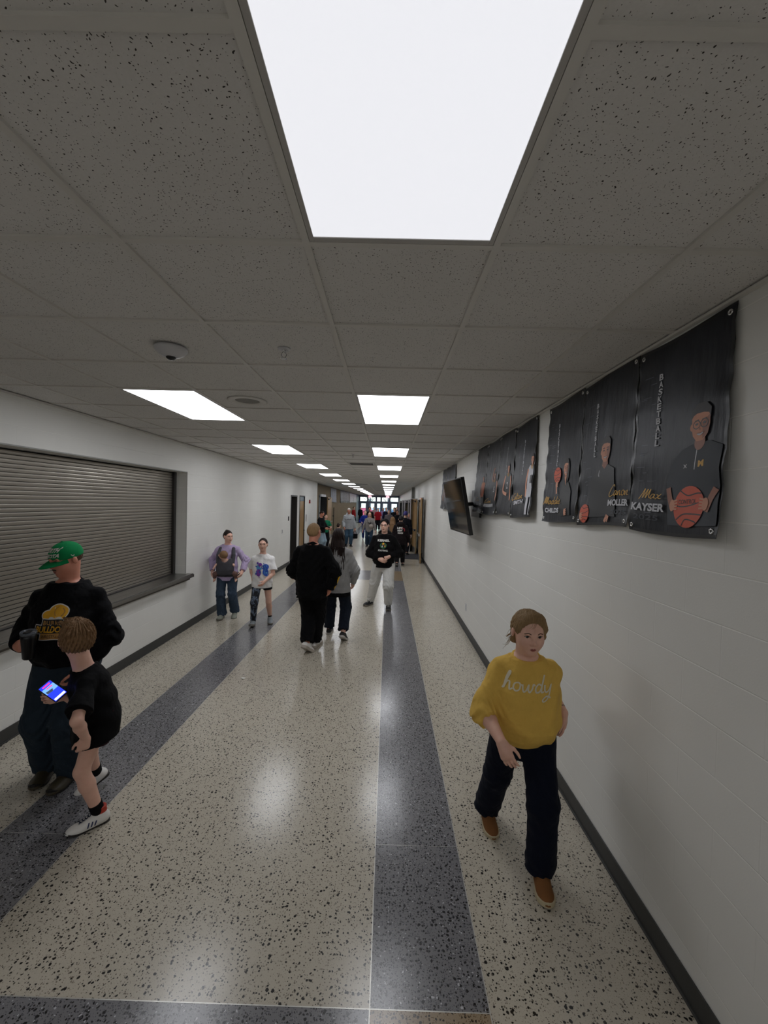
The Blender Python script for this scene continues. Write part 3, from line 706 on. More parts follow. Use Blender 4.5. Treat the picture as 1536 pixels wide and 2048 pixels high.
def hand2d(cx, cy, s, flip=1):
    o = [ellipse(cx, cy, s*.5, s*.8)]
    for k in range(4): o.append(stroke([(cx+flip*s*.2, cy+s*(.55-.35*k)), (cx+flip*s*1.0, cy+s*(.75-.42*k))], s*.24, False))
    return [pal(x, 'skin') for x in o]
def face2d(cx, cy, rx, ry, hair='short', glasses=False):
    o = []
    if hair == 'long': o.append(pal(ellipse(cx, cy-ry*.35, rx*1.45, ry*1.75), 'hair'))
    o.append(pal(ellipse(cx, cy-ry*1.05, rx*.55, ry*.5), 'skin shade'))
    o.append(pal(ellipse(cx-rx*.98, cy-.05*ry, rx*.16, ry*.22), 'skin'))
    o.append(pal(([(cx+rx*a, cy+ry*b) for a, b in ((-.95, .5), (-.97, -.1), (-.8, -.6), (-.35, -.98), (.3, -.98), (.75, -.6), (.92, -.05), (.9, .5), (.5, .85), (-.5, .88))], [tuple(range(10))]), 'skin'))
    o.append(pal(([(cx+rx*a, cy+ry*b) for a, b in ((.15, .1), (.25, -.9), (.75, -.6), (.92, -.05), (.9, .5))], [tuple(range(5))]), 'skin shade'))
    o.append(pal(([(cx+rx*a, cy+ry*b) for a, b in ((-1.0, .3), (-.9, .62), (-.4, .75), (.3, .72), (.8, .6), (.98, .25), (1.02, .9), (.5, 1.32), (-.3, 1.35), (-.95, 1.0))], [tuple(range(10))]), 'hair'))
    for sx in (-.42, .38):
        o.append(pal(ellipse(cx+sx*rx, cy+.08*ry, rx*.16, ry*.07), 'black')); o.append(pal(stroke([(cx+(sx-.22)*rx, cy+.28*ry), (cx+(sx+.2)*rx, cy+.32*ry)], ry*.08, False), 'hair'))
        if glasses:
            P = [(cx+sx*rx+rx*.36*math.cos(t*PI/8), cy+.05*ry+ry*.25*math.sin(t*PI/8)) for t in range(17)]; o.append(pal(stroke(P, ry*.06, False), 'black'))
    if glasses: o.append(pal(stroke([(cx-.1*rx, cy+.1*ry), (cx+.06*rx, cy+.1*ry)], ry*.06, False), 'black'))
    o.append(pal(stroke([(cx-.02*rx, cy+.05*ry), (cx-.1*rx, cy-.25*ry), (cx+.06*rx, cy-.28*ry)], rx*.06), 'skin shade'))
    o.append(pal(stroke([(cx-.3*rx, cy-.52*ry), (cx, cy-.6*ry), (cx+.32*rx, cy-.5*ry)], ry*.1), 'white')); o.append(pal(stroke([(cx-.34*rx, cy-.48*ry), (cx, cy-.5*ry), (cx+.36*rx, cy-.46*ry)], ry*.05), 'skin shade'))
    return o
def word2d(s, u0, v0, u1, v1, n='silver', bold=.04, shear=0): return [pal(fit(text_mesh(s, bold, shear), u0, v0, u1, v1), n)]
def scr2d(s, u0, v0, u1, v1, w=.14): return [pal(fit(script(s, w), u0, v0, u1, v1), 'gold')]
def bricks(w, h, seed):
    r_ = random.Random(seed); o = []
    for k in range(15):
        u, v = r_.uniform(.03, .16), r_.uniform(.1, h-.12)
        o.append(pal(stroke([(u, v), (u+r_.uniform(.03, .07), v)], .003, False), 'grey'))
    return o
# nearest three
Lb = bricks(.6, .9, 1) + vword('BASKETBALL', .178, .42, .775, .03)
Lb += [pal(([(.30, .05), (.27, .25), (.30, .34), (.36, .385), (.42, .40), (.52, .40), (.585, .37), (.59, .05)], [tuple(range(8))]), 'jacket'),
       pal(stroke([(.455, .40), (.447, .29)], .005, False), 'silver'), pal(([(.43, .395), (.455, .41), (.50, .40), (.47, .375)], [(0, 1, 2, 3)]), 'jacket')]
Lb += word2d('M', .468, .298, .50, .325, 'gold', .06) + word2d('x', .378, .302, .402, .318, 'white', .01)
Lb += face2d(.465, .475, .055, .068, glasses=True)
Lb += [pal(stroke([(.29, .22), (.305, .17), (.33, .12)], .03), 'skin shade'), pal(stroke([(.575, .2), (.55, .16), (.53, .11)], .03), 'skin shade')]
Lb += ball(.428, .132, .092, .09) + word2d('CONTROL', .365, .145, .475, .165, 'black', .01)
Lb += hand2d(.325, .14, .033, 1) + hand2d(.527, .14, .033, -1)
Lb += scr2d('Max', .085, .165, .25, .22) + word2d('KAYSER', .035, .108, .275, .147) + word2d('2025', .06, .065, .24, .09, 'jacket', .01)
banner(2.205, 1.605, .03, 1, Lb, 'nearest black banner, boy in glasses holding a large basketball with both hands')
Lb = bricks(.6, .9, 2) + vword('BASKETBALL', .185, .425, .765, .022)
Lb += [pal(([(.16, .05), (.17, .28), (.24, .345), (.30, .36), (.35, .36), (.42, .33), (.46, .05)], [tuple(range(7))]), 'black'), pal(([(.285, .36), (.31, .34), (.345, .365), (.34, .39), (.29, .39)], [tuple(range(5))]), 'skin'), pal(stroke([(.26, .335), (.255, .305), (.262, .3)], .006), 'white')]
Lb += face2d(.314, .445, .05, .065)
Lb += ball(.118, .076, .062, .06) + hand2d(.07, .06, .03, 1) + [pal(stroke([(.36, .02), (.385, .06)], .02, False), 'skin'), pal(stroke([(.385, .02), (.40, .055)], .014, False), 'skin')]
Lb += scr2d('Canon', .385, .165, .595, .235) + word2d('MOLLER', .38, .112, .592, .15) + word2d('2025', .42, .065, .58, .09, 'jacket', .01)
banner(2.81, 2.212, .03, 2, Lb, 'second nearest banner, dark-haired boy above a basketball in one hand')
Lb = bricks(.6, .9, 3) + vword('BASKETBALL', .215, .43, .76, .02)
Lb += [pal(([(.30, .05), (.31, .22), (.35, .29), (.45, .29), (.5, .22), (.52, .05)], [tuple(range(6))]), 'black')]
Lb += face2d(.402, .395, .04, .053, 'long') + [pal(([(.385, .335), (.42, .335), (.405, .27)], [(0, 1, 2)]), 'skin')]
Lb += ball(.245, .362, .066, .06) + hand2d(.235, .29, .03, 1) + [pal(stroke([(.235, .28), (.25, .22)], .02, False), 'skin')] + hand2d(.43, .075, .032, 1)
Lb += scr2d('Maddie', .03, .135, .34, .205) + word2d('CHILDS', .066, .075, .315, .112)
banner(3.418, 2.818, .035, 3, Lb, 'third nearest banner, long-haired girl raising a basketball beside her shoulder')
def player(cx, top, s, shirt, shorts, number=None, legs=False, arm=None):
    """cx, head-top height, head height s"""
    o = []
    y = top - s*1.02
    o += [pal(([(cx-s*.95, y-s*.2), (cx-s*.6, y), (cx+s*.6, y), (cx+s*.95, y-s*.2), (cx+s*.85, y-s*2.2), (cx-s*.85, y-s*2.2)], [tuple(range(6))]), shirt)]
    for q in (-1, 1):
        if arm == 'up' and q < 0: o.append(pal(stroke([(cx-s*.8, y-s*.2), (cx-s*1.2, y+s*.3), (cx-s*.5, y+s*1.6)], s*.32), 'skin'))
        elif arm == 'bent' and q < 0: o.append(pal(stroke([(cx-s*.9, y-s*.3), (cx-s*1.35, y-s*1.9), (cx-s*.1, y-s*2.3)], s*.36), 'skin'))
        else: o.append(pal(stroke([(cx+q*s*.95, y-s*.3), (cx+q*s*1.15, y-s*1.6), (cx+q*s*1.05, y-s*2.9)], s*.32), 'skin'))
    o += face2d(cx, top-s*.55, s*.34, s*.42)
    o += [pal(stroke([(cx-s*.3, y+s*.0), (cx, y-s*.35), (cx+s*.3, y)], s*.1), 'gold')]
    if number: o += word2d(number, cx-s*.22, y-s*1.7, cx+s*.3, y-s*.95, 'black' if shirt == 'white' else 'white', .03)
    if legs:
        o += [pal(poly((cx-s*.85, y-s*2.2), (cx+s*.85, y-s*2.2), (cx+s*.9, y-s*3.0), (cx+s*.05, y-s*3.0), (cx-s*.05, y-s*2.9), (cx-s*.15, y-s*3.0), (cx-s*.95, y-s*3.0)), shorts),
              pal(stroke([(cx-s*.5, y-s*3.0), (cx-s*.5, y-s*4.6)], s*.5, False), shorts), pal(stroke([(cx+s*.42, y-s*3.0), (cx+s*.4, y-s*4.6)], s*.5, False), shorts)]
    return o
C_ = []
L = bricks(.6, .9, 5) + vword('BASKETBALL', .305, .41, .745, .02) + player(.553, .575, .098, 'white', 'white', '1', True) + scr2d('Colton', .05, .175, .38, .25) + word2d('SMITH', .127, .13, .405, .17, 'white')
L = [(([(min(.585, p[0]), max(.02, p[1])) for p in vf[0]], vf[1]), mi) for vf, mi in L]
banner(4.287, 3.684, .055, 5, L, 'banner of a player in a full white uniform, nearest of the group of four')
L = bricks(.57, .9, 6) + vword('BASKETBALL', .305, .415, .74, .018) + player(.40, .555, .1, 'black', 'black', '2', False, 'bent')
banner(4.86, 4.29, .055, 6, [(([(min(.56, p[0]), p[1]) for p in vf[0]], vf[1]), mi) for vf, mi in L], 'banner of a player in black jersey number 2 with bent arm')
L = vword('BASKETBALL', .2, .42, .74, .015) + player(.48, .52, .09, 'black', 'black', '5', False, 'up') + scr2d('Con', .06, .15, .4, .21) + [pal(stroke([(.05+.055*k, .1), (.05+.055*k, .135)], .034, False), 'silver') for k in range(9)]
banner(5.474, 4.863, .06, 7, L, 'banner of a player with one arm raised over a black jersey')
L = vword('BASKETBALL', .2, .42, .74, .015) + player(.52, .51, .09, 'orange', 'orange', None, False, 'bent') + scr2d('Ca', .1, .15, .33, .21) + [pal(stroke([(.1+.055*k, .1), (.1+.055*k, .135)], .034, False), 'silver') for k in range(8)]
banner(6.096, 5.477, .065, 8, [(([(min(.605, p[0]), p[1]) for p in vf[0]], vf[1]), mi) for vf, mi in L], 'banner of a player in orange, furthest of the group of four next to the television')
def streaks(w, h, seed, n=7):
    r_ = random.Random(seed); return [pal(stroke([(r_.uniform(.05, w-.05), r_.uniform(.25*h, .5*h)), (r_.uniform(.05, w-.05), h*.9)], r_.uniform(.01, .03), False), 'stripe' if r_.random() < .6 else 'grey') for _ in range(n)]
for i in range(3):
    yn = 8.067 + i*.62
    banner(yn+.615, yn, .05, 20+i, streaks(.6, .9, 20+i) + player(.35, .5, .08, 'black', 'black', None), 'grey streaked banner beyond the television, %s of three' % ('nearest', 'middle', 'furthest')[i])
nb = 0
for a, b, kind, nm in ((23.5, 26.0, 'stripe', 'pale striped group'), (28.2, 34.4, 'grey', 'dark framed group'), (35.0, 42.6, 'white', 'bright group by the entrance')):
    n = int((b-a)/.78)
    for i in range(n):
        yn = a + i*(b-a)/n; w_ = (b-a)/n-.02
        L = [pal(poly((.03, .03), (w_-.03, .03), (w_-.03, .8), (.03, .8)), {'stripe': 'stripe', 'grey': 'black', 'white': 'white'}[kind])] + [pal(stroke([(w_*(.2+.2*k), .1), (w_*(.25+.2*k), .7)], .05, False), 'white' if (k+i) % 2 else 'grey') for k in range(3)]  # glare on the group by the entrance is painted as white panels
        banner(yn+w_, yn, .03, 40+nb, L, 'small banner on tan wall, %s from near end of the %s' % (ordn[i], nm), x=XT, z0=2.03, z1=2.86, side=1, grom=False, group='banners on the tan wall, '+nm); nb += 1

# ================================================================ TELEVISION
r = thing('wall_television', 'large black television tilted out from the right wall on a bracket', 'television', (0, 0, 0))
ctr = Vector((1.0, 6.15, 2.055)); ax = Vector((-.045, 1, 0)).normalized(); nrm = Vector((-1, -.03, -.19)).normalized()
upx = ax.cross(nrm); upx = upx if upx.z > 0 else -upx; nrm = ax.cross(upx); nrm = nrm if nrm.x < 0 else -nrm
MT = Matrix((ax, upx, nrm)).transposed().to_4x4(); MT.translation = ctr
m = MB(); m.box(-.65, .65, -.395, .395, -.05, 0, M=MT); m.box(-.4, .4, -.3, .1, -.085, -.05, M=MT); m.build('housing', M_BLK, r, bevel=.004)
m = MB(); m.quad(*[MT @ Vector(p) for p in ((-.635, -.375, .0015), (.635, -.375, .0015), (.635, .38, .0015), (-.635, .38, .0015))]); m.build('screen', mat('dark glass screen', '#121314', .06, spec=.8, vary=.02), r, fix=False)
m = MB(); m.tube([MT @ Vector((0, 0, -.08)), Vector((XR-.03, 6.15, 2.1))], .03, 8); m.box(XR-.03, XR-.001, 5.85, 6.4, 1.9, 2.3); m.build('wall_bracket', M_BLK, r)
# ================================================================ SMOOTH-UNION SOLIDS (signed distance, meshed with surface nets)
V3 = lambda p: np.array(p, dtype=np.float32)
def smin(a, b, k):
    if k <= 0: return np.minimum(a, b)
    h = np.clip(.5 + .5*(b-a)/k, 0, 1); return b + (a-b)*h - k*h*(1-h)
def smax(a, b, k): return -smin(-a, -b, k)
class Cone:          # round cone between two balls
    def __init__(s, a, b, ra, rb, k=.02, cut=None): s.a, s.b, s.ra, s.rb, s.k, s.cut = V3(a), V3(b), ra, rb, k, cut
    def bound(s): return (s.a+s.b)/2, float(np.linalg.norm(s.b-s.a))/2 + max(s.ra, s.rb)
    def d(s, P):
        ba = s.b-s.a; l2 = max(1e-9, float(ba@ba)); t = np.clip(((P-s.a)@ba)/l2, 0, 1)
        q = P - s.a - t[:, None]*ba; r = np.sqrt((q*q).sum(1)) - (s.ra + (s.rb-s.ra)*t)
        if s.cut is not None: r = np.maximum(r, (P-V3(s.cut[0]))@V3(s.cut[1]))
        return r
class Ell:           # ellipsoid with frame R (rows = axes)
    def __init__(s, c, r, R=None, k=.02): s.c, s.r, s.R, s.k = V3(c), V3(r), (np.eye(3, dtype=np.float32) if R is None else R), k
    def bound(s): return s.c, float(s.r.max())
    def d(s, P):
        q = (P-s.c)@s.R.T; k0 = np.sqrt(((q/s.r)**2).sum(1)); k1 = np.sqrt(((q/(s.r*s.r))**2).sum(1)) + 1e-9
        return k0*(k0-1)/k1
class Loft:          # elliptic sections along a spine: (t, rx, ry, forward offset)
    def __init__(s, p0, p1, x0, x1, sec, k=.03, sq=2.0):
        s.p0, s.p1, s.x0, s.x1, s.k, s.sq = V3(p0), V3(p1), V3(x0), V3(x1), k, sq
        s.sec = np.array(sec, dtype=np.float32)
    def bound(s):
        m = float(s.sec[:, 1:3].max()) + float(abs(s.sec[:, 3]).max()); L = float(np.linalg.norm(s.p1-s.p0))
        t0, t1 = float(s.sec[0, 0]), float(s.sec[-1, 0])
        return s.p0 + (s.p1-s.p0)*(t0+t1)/2, (t1-t0)*L/2 + m
    def d(s, P):
        up = s.p1-s.p0; L = float(np.linalg.norm(up)); u = up/L
        t = ((P-s.p0)@u)/L; tc = np.clip(t, s.sec[0, 0], s.sec[-1, 0])
        f = np.clip(tc, 0, 1)[:, None]; X = s.x0*(1-f) + s.x1*f; X = X - (X@u)[:, None]*u; X /= np.sqrt((X*X).sum(1))[:, None] + 1e-9
        Yv = np.cross(u, X)
        rx, ry, oy = (np.interp(tc, s.sec[:, 0], s.sec[:, i]) for i in (1, 2, 3))
        q = P - s.p0 - tc[:, None]*up; x = (q*X).sum(1); y = (q*Yv).sum(1) - oy
        n = (np.abs(x/rx)**s.sq + np.abs(y/ry)**s.sq)**(1/s.sq)
        side = (n-1)*np.minimum(rx, ry); cap = np.abs(t-tc)*L
        return np.where(cap > 0, np.sqrt(np.maximum(side, 0)**2 + cap**2) + np.minimum(side, 0)*0, side)
class Cut:           # remove everything in front of a plane (p, n) or inside a solid
    def __init__(s, prim=None, plane=None, k=.01): s.prim, s.plane, s.k = prim, plane, k
    def app(s, P, D):
        if s.plane is not None: return smax(D, (P-V3(s.plane[0]))@V3(s.plane[1]), s.k)
        return smax(D, -s.prim.d(P), s.k)
def solid(prims, cuts, res, wob=None):
    """returns verts, quads of the smooth union of prims"""
    B = 8
    bs = [p.bound() for p in prims]
    lo = np.min([c-r for c, r in bs], 0) - .03; hi = np.max([c+r for c, r in bs], 0) + .03
    nb = np.ceil((hi-lo)/(res*B)).astype(int); n = nb*B+1
    D = np.full(tuple(n), 1.0, dtype=np.float32)
    gi = np.stack(np.meshgrid(*[np.arange(k) for k in nb], indexing='ij'), -1).reshape(-1, 3)
    cen = lo + (gi+.5)*res*B; half = res*B*.87
    f = np.full(len(cen), 1.0, dtype=np.float32)
    for p, (c, r) in zip(prims, bs):
        msk = ((cen-c)**2).sum(1) < (r+.25)**2
        if msk.any(): f[msk] = smin(f[msk], p.d(cen[msk].astype(np.float32)), p.k)
    for c_ in cuts: f = c_.app(cen.astype(np.float32), f)
    act = gi[np.abs(f) < half*1.25 + .025]
    ins = gi[(f < 0) & (np.abs(f) >= half*1.25 + .025)]
    for a in ins: D[a[0]*B:a[0]*B+B+1, a[1]*B:a[1]*B+B+1, a[2]*B:a[2]*B+B+1] = -1
    off = np.stack(np.meshgrid(*[np.arange(B+1)]*3, indexing='ij'), -1).reshape(-1, 3)
    for s0 in range(0, len(act), 600):
        a = act[s0:s0+600]; I = (a[:, None, :]*B + off[None]).reshape(-1, 3)
        P = (lo + I*res).astype(np.float32); bc = lo + (a+.5)*res*B
        d = np.full(len(P), 1.0, dtype=np.float32); per = len(off)
        for p, (c, r) in zip(prims, bs):
            bm_ = ((bc-c)**2).sum(1) < (r + half + .06)**2
            if not bm_.any(): continue
            m_ = np.repeat(bm_, per); d[m_] = smin(d[m_], p.d(P[m_]), p.k)
        if wob: d = d + wob(P)
        for c in cuts: d = c.app(P, d)
        D[I[:, 0], I[:, 1], I[:, 2]] = d
    S = D < 0
    cs = sum(S[i:n[0]-1+i, j:n[1]-1+j, k:n[2]-1+k].astype(np.int8) for i in (0, 1) for j in (0, 1) for k in (0, 1))
    cell = np.argwhere((cs > 0) & (cs < 8))
    if len(cell) == 0: return np.zeros((0, 3)), np.zeros((0, 4), int)
    cor = np.array([(i, j, k) for i in (0, 1) for j in (0, 1) for k in (0, 1)])
    val = np.stack([D[cell[:, 0]+c[0], cell[:, 1]+c[1], cell[:, 2]+c[2]] for c in cor], 1)
    acc = np.zeros((len(cell), 3)); cnt = np.zeros(len(cell))
    for a in range(8):
        for b in range(a+1, 8):
            if abs(cor[a]-cor[b]).sum() != 1: continue
            va, vb = val[:, a], val[:, b]; m_ = (va < 0) != (vb < 0)
            t = np.where(m_, va/(va-vb+1e-12), 0)
            pt = cor[a] + t[:, None]*(cor[b]-cor[a]); acc += pt*m_[:, None]; cnt += m_
    verts = lo + (cell + acc/cnt[:, None])*res
    idx = np.full(cs.shape, -1, dtype=np.int64); idx[cell[:, 0], cell[:, 1], cell[:, 2]] = np.arange(len(cell))
    Q = []
    for ax in range(3):
        sl0 = [slice(1, n[i]-1) for i in range(3)]; sl1 = list(sl0)
        sl0[ax] = slice(0, n[ax]-1); sl1[ax] = slice(1, n[ax])
        A, Bb = S[tuple(sl0)], S[tuple(sl1)]
        e = np.argwhere(A != Bb)
        o = np.ones(3, int); o[ax] = 0; g = e + o
        u, v = [(1, 2), (2, 0), (0, 1)][ax]
        def gt(du, dv):
            h = g.copy(); h[:, u] -= du; h[:, v] -= dv; return idx[h[:, 0], h[:, 1], h[:, 2]]
        q = np.stack([gt(0, 0), gt(1, 0), gt(1, 1), gt(0, 1)], 1)
        flip = ~A[e[:, 0], e[:, 1], e[:, 2]]; q[flip] = q[flip][:, ::-1]
        Q.append(q)
    q = np.concatenate(Q); q = q[(q >= 0).all(1)]
    return verts, q
def sdf_obj(name, prims, mats, parent, res, cuts=(), wob=None, smooth_it=1, regions=None):
    v, q = solid(prims, list(cuts), res, wob)
    for _ in range(smooth_it):      # light Laplacian pass takes the grid stepping off
        if len(v) == 0: break
        A = np.concatenate([q[:, 0], q[:, 1], q[:, 2], q[:, 3], q[:, 1], q[:, 2], q[:, 3], q[:, 0]]); Bq = np.concatenate([q[:, 1], q[:, 2], q[:, 3], q[:, 0], q[:, 0], q[:, 1], q[:, 2], q[:, 3]])
        c = np.bincount(A, minlength=len(v)); s = np.stack([np.bincount(A, v[Bq, i], minlength=len(v)) for i in range(3)], 1)
        v = v*.5 + .5*s/np.maximum(c, 1)[:, None]
    me = bpy.data.meshes.new(name); me.vertices.add(len(v)); me.vertices.foreach_set('co', v.astype(np.float32).ravel())
    me.loops.add(len(q)*4); me.loops.foreach_set('vertex_index', q.ravel().astype(np.int32)); me.polygons.add(len(q))
    me.polygons.foreach_set('loop_start', np.arange(0, len(q)*4, 4, dtype=np.int32)); me.polygons.foreach_set('loop_total', np.full(len(q), 4, dtype=np.int32))
    for m_ in (mats if isinstance(mats, (list, tuple)) else [mats]): me.materials.append(m_)
    me.update(calc_edges=True)
    if regions is not None and len(q): me.polygons.foreach_set('material_index', regions(v[q].mean(1)).astype(np.int32))
    me.polygons.foreach_set('use_smooth', np.ones(len(q), bool)); me.update()
    o = bpy.data.objects.new(name, me); link(o, parent)
    o['_v'] = 0; del o['_v']
    return o, (v, q)
def bvh_of(vq): return BVHTree.FromPolygons([tuple(p) for p in vq[0]], [tuple(int(i) for i in f) for f in vq[1]])
def norm(v): v = V3(v); return v/(np.linalg.norm(v)+1e-9)
def ik(a, c, l1, l2, pole):
    """middle joint of a two-bone chain from a to c, bent towards pole"""
    a, c, pole = V3(a), V3(c), V3(pole); d = c-a; L = float(np.linalg.norm(d)); u = d/(L+1e-9)
    if L > (l1+l2)*.999: c = a + u*(l1+l2)*.999; L = (l1+l2)*.999
    x = (l1*l1 - l2*l2 + L*L)/(2*L); h = math.sqrt(max(0, l1*l1-x*x))
    p = pole - (pole@u)*u; p = norm(p); return a + u*x + p*h, c
def hand_prims(w, dirv, pn, s, side, curl=.35, spread=.12, thumb_in=.3):
    """palm + five fingers. w wrist, dirv along the hand, pn palm normal (towards the gripping side), s hand length, side=+1 thumb on the x side"""
    d, n = norm(dirv), norm(pn); n = norm(n - (n@d)*d); x = np.cross(d, n)*side   # x points to the thumb
    P = [Cone(w, w+d*s*.3, s*.135, s*.17, .012)]
    pc = w + d*s*.26
    for i, k in enumerate((.155, .052, -.052, -.15)):
        P.append(Cone(w + d*s*.08 + x*k*s*.7, w + d*s*.46 + x*k*s*1.0 - n*s*.01, s*.085, s*.082, .014))
    for i, (k, L) in enumerate(((.165, .40), (.055, .45), (-.055, .42), (-.16, .33))):
        b = w + d*s*.46 + x*k*s; a0 = curl*(.7+.12*i); dd = d*math.cos(a0) + n*math.sin(a0) + x*(k*spread*4)
        L1, L2, L3 = L*s*.46, L*s*.31, L*s*.24; dd = norm(dd); p1 = b + dd*L1
        a1 = a0 + curl*1.1; d2 = norm(d*math.cos(a1) + n*math.sin(a1) + x*k*spread*3); p2 = p1 + d2*L2
        a2 = a1 + curl*.8; d3 = norm(d*math.cos(a2) + n*math.sin(a2) + x*k*spread*2); p3 = p2 + d3*L3
        r = s*(.050 if i < 3 else .043)
        P += [Cone(b, p1, r*1.08, r, .006), Cone(p1, p2, r, r*.93, .003), Cone(p2, p3, r*.93, r*.78, .003)]
    t0 = w + d*s*.12 + x*s*.13; t1 = t0 + norm(d*.75 + x*(.8-thumb_in*.6) + n*(.25+thumb_in*.5))*s*.26
    t2 = t1 + norm(d*.9 + x*(.35-thumb_in*.5) + n*(.2+thumb_in*.6))*s*.2; t3 = t2 + norm(d + n*(.15+thumb_in*.5))*s*.14
    P += [Cone(t0, t1, s*.075, s*.06, .012), Cone(t1, t2, s*.058, s*.05, .004), Cone(t2, t3, s*.05, s*.04, .003)]
    return P
def R_of(fwd, up=(0, 0, 1)):
    """rows: x (right), y (forward), z (up)"""
    f = norm(fwd); x = norm(np.cross(f, V3(up))); u = np.cross(x, f); return np.stack([x, f, u]).astype(np.float32)
# ================================================================ PEOPLE
def skin_mat(name, c): 
    t = NT(name); v = t.coords('Object'); n = t.noise(v, 35, 4); n2 = t.noise(v, 420, 2); c4 = srgb(c)
    lo = (c4[0]*.88, c4[1]*.78, c4[2]*.76, 1); t.l(t.mix(n.outputs['Fac'], lo, c4), t.b.inputs['Base Color'])
    t.b.inputs['Roughness'].default_value = .5; t.b.inputs['Subsurface Weight'].default_value = .12; t.b.inputs['Subsurface Radius'].default_value = (.012, .004, .002)
    t.bump(n2.outputs['Fac'], .15, .001); return t.m
SKIN = skin_mat('fair skin', '#e4b9a4'); SKIN2 = skin_mat('ruddy skin', '#c98a72'); SKIN3 = skin_mat('tanned skin', '#b98268')
M_LIP = mat('lips', '#9c5550', .4, vary=.05); M_EYEW = mat('eye white', '#c9c4bd', .2, vary=.02); M_IRIS = mat('iris', '#2b2420', .15, vary=.05); M_NAIL = mat('nail', '#cf9f8c', .3)
def hairm(name, a, b):
    t = NT(name); v = t.coords('Object', (1, 1, .22)); n = t.noise(v, 130, 3, .7); n3 = t.noise(t.coords('Object'), 12, 3)
    f = t.math('ADD', t.math('MULTIPLY', n.outputs['Fac'], .6), t.math('MULTIPLY', n3.outputs['Fac'], .4))
    t.l(t.mix(f, srgb(a), srgb(b)), t.b.inputs['Base Color']); t.b.inputs['Roughness'].default_value = .6; t.b.inputs['Specular IOR Level'].default_value = .22; t.bump(n.outputs['Fac'], .7, .006); return t.m
H_BLOND = hairm('dark blond hair', '#57432c', '#b3946a'); H_BROWN = hairm('brown hair', '#2e2018', '#6b4c36'); H_DARK = hairm('dark brown hair', '#0f0b0a', '#33241f')
H_BLACK = hairm('black hair', '#08080a', '#1f1c1d'); H_SANDY = hairm('sandy cropped hair', '#6a5238', '#b08f66'); H_WHITE = hairm('white hair', '#8b8781', '#cfcac2'); H_LBROWN = hairm('light brown hair', '#5a4230', '#a07d58')
_cl = {}
def cloth(name, c, rough=.85, fold=.55, fine=320, fstr=.25, vary=.14, sheen=.2):
    if name in _cl: return _cl[name]
    t = NT(name); v = t.coords('Object'); n = t.noise(v, 9, 4, .55); f = t.noise(t.coords('Object', (1, 1, 1.6)), fine, 2); c4 = srgb(c)
    lo = tuple(x*(1-vary) for x in c4[:3]) + (1,); hi = tuple(min(1, x*(1+vary)) for x in c4[:3]) + (1,)
    t.l(t.mix(n.outputs['Fac'], lo, hi), t.b.inputs['Base Color']); t.b.inputs['Roughness'].default_value = rough
    t.b.inputs['Specular IOR Level'].default_value = .12; t.b.inputs['Sheen Weight'].default_value = sheen*.08
    w = t.noise(t.coords('Object', (1, 1, .8)), 7, 3, .6); b1 = t.bump(w.outputs['Fac'], fold, .05); t.bump(f.outputs['Fac'], fstr, .0025, b1)
    _cl[name] = t.m; return t.m
def denim(name, a, b):
    if name in _cl: return _cl[name]
    t = NT(name); v = t.coords('Object'); n = t.noise(v, 6, 4); f = t.noise(t.coords('Object', (1, 1, 3)), 300, 2)
    ff = t.math('ADD', t.math('MULTIPLY', n.outputs['Fac'], .75), t.math('MULTIPLY', f.outputs['Fac'], .25))
    t.l(t.mix(ff, srgb(a), srgb(b)), t.b.inputs['Base Color']); t.b.inputs['Roughness'].default_value = .85; t.b.inputs['Specular IOR Level'].default_value = .2
    w = t.noise(v, 8, 3, .6); b1 = t.bump(w.outputs['Fac'], .6, .05); t.bump(f.outputs['Fac'], .3, .002, b1); _cl[name] = t.m; return t.m
def fwd_of(a): a = math.radians(a); return V3((math.sin(a), math.cos(a), 0))
class Foot:
    def __init__(s, x, y, ang, fl, pitch=0, lift=0):
        d = fwd_of(ang); s.fl = fl
        side = V3((d[1], -d[0], 0)); p = math.radians(pitch)
        piv = V3((0, .5*fl, 0)) if pitch > 0 else V3((0, -.2*fl, 0))     # pitch > 0: heel up, < 0: toe up
        M = np.stack([side, d, V3((0, 0, 1))], 1)      # local -> world columns
        c, s_ = math.cos(-p), math.sin(-p); Rp = np.array([[1, 0, 0], [0, c, -s_], [0, s_, c]], dtype=np.float32)
        s.M = M; s.Rp = Rp; s.piv = piv; s.o = V3((x, y, lift)); s.d = s.vec((0, 1, 0)); s.up = s.vec((0, 0, 1)); s.side = side
        s.ankle = s.pt((0, 0, .3*fl))
    def vec(s, v): return s.M @ (s.Rp @ V3(v))
    def pt(s, v): return s.o + s.M @ (s.piv + s.Rp @ (V3(v)-s.piv))
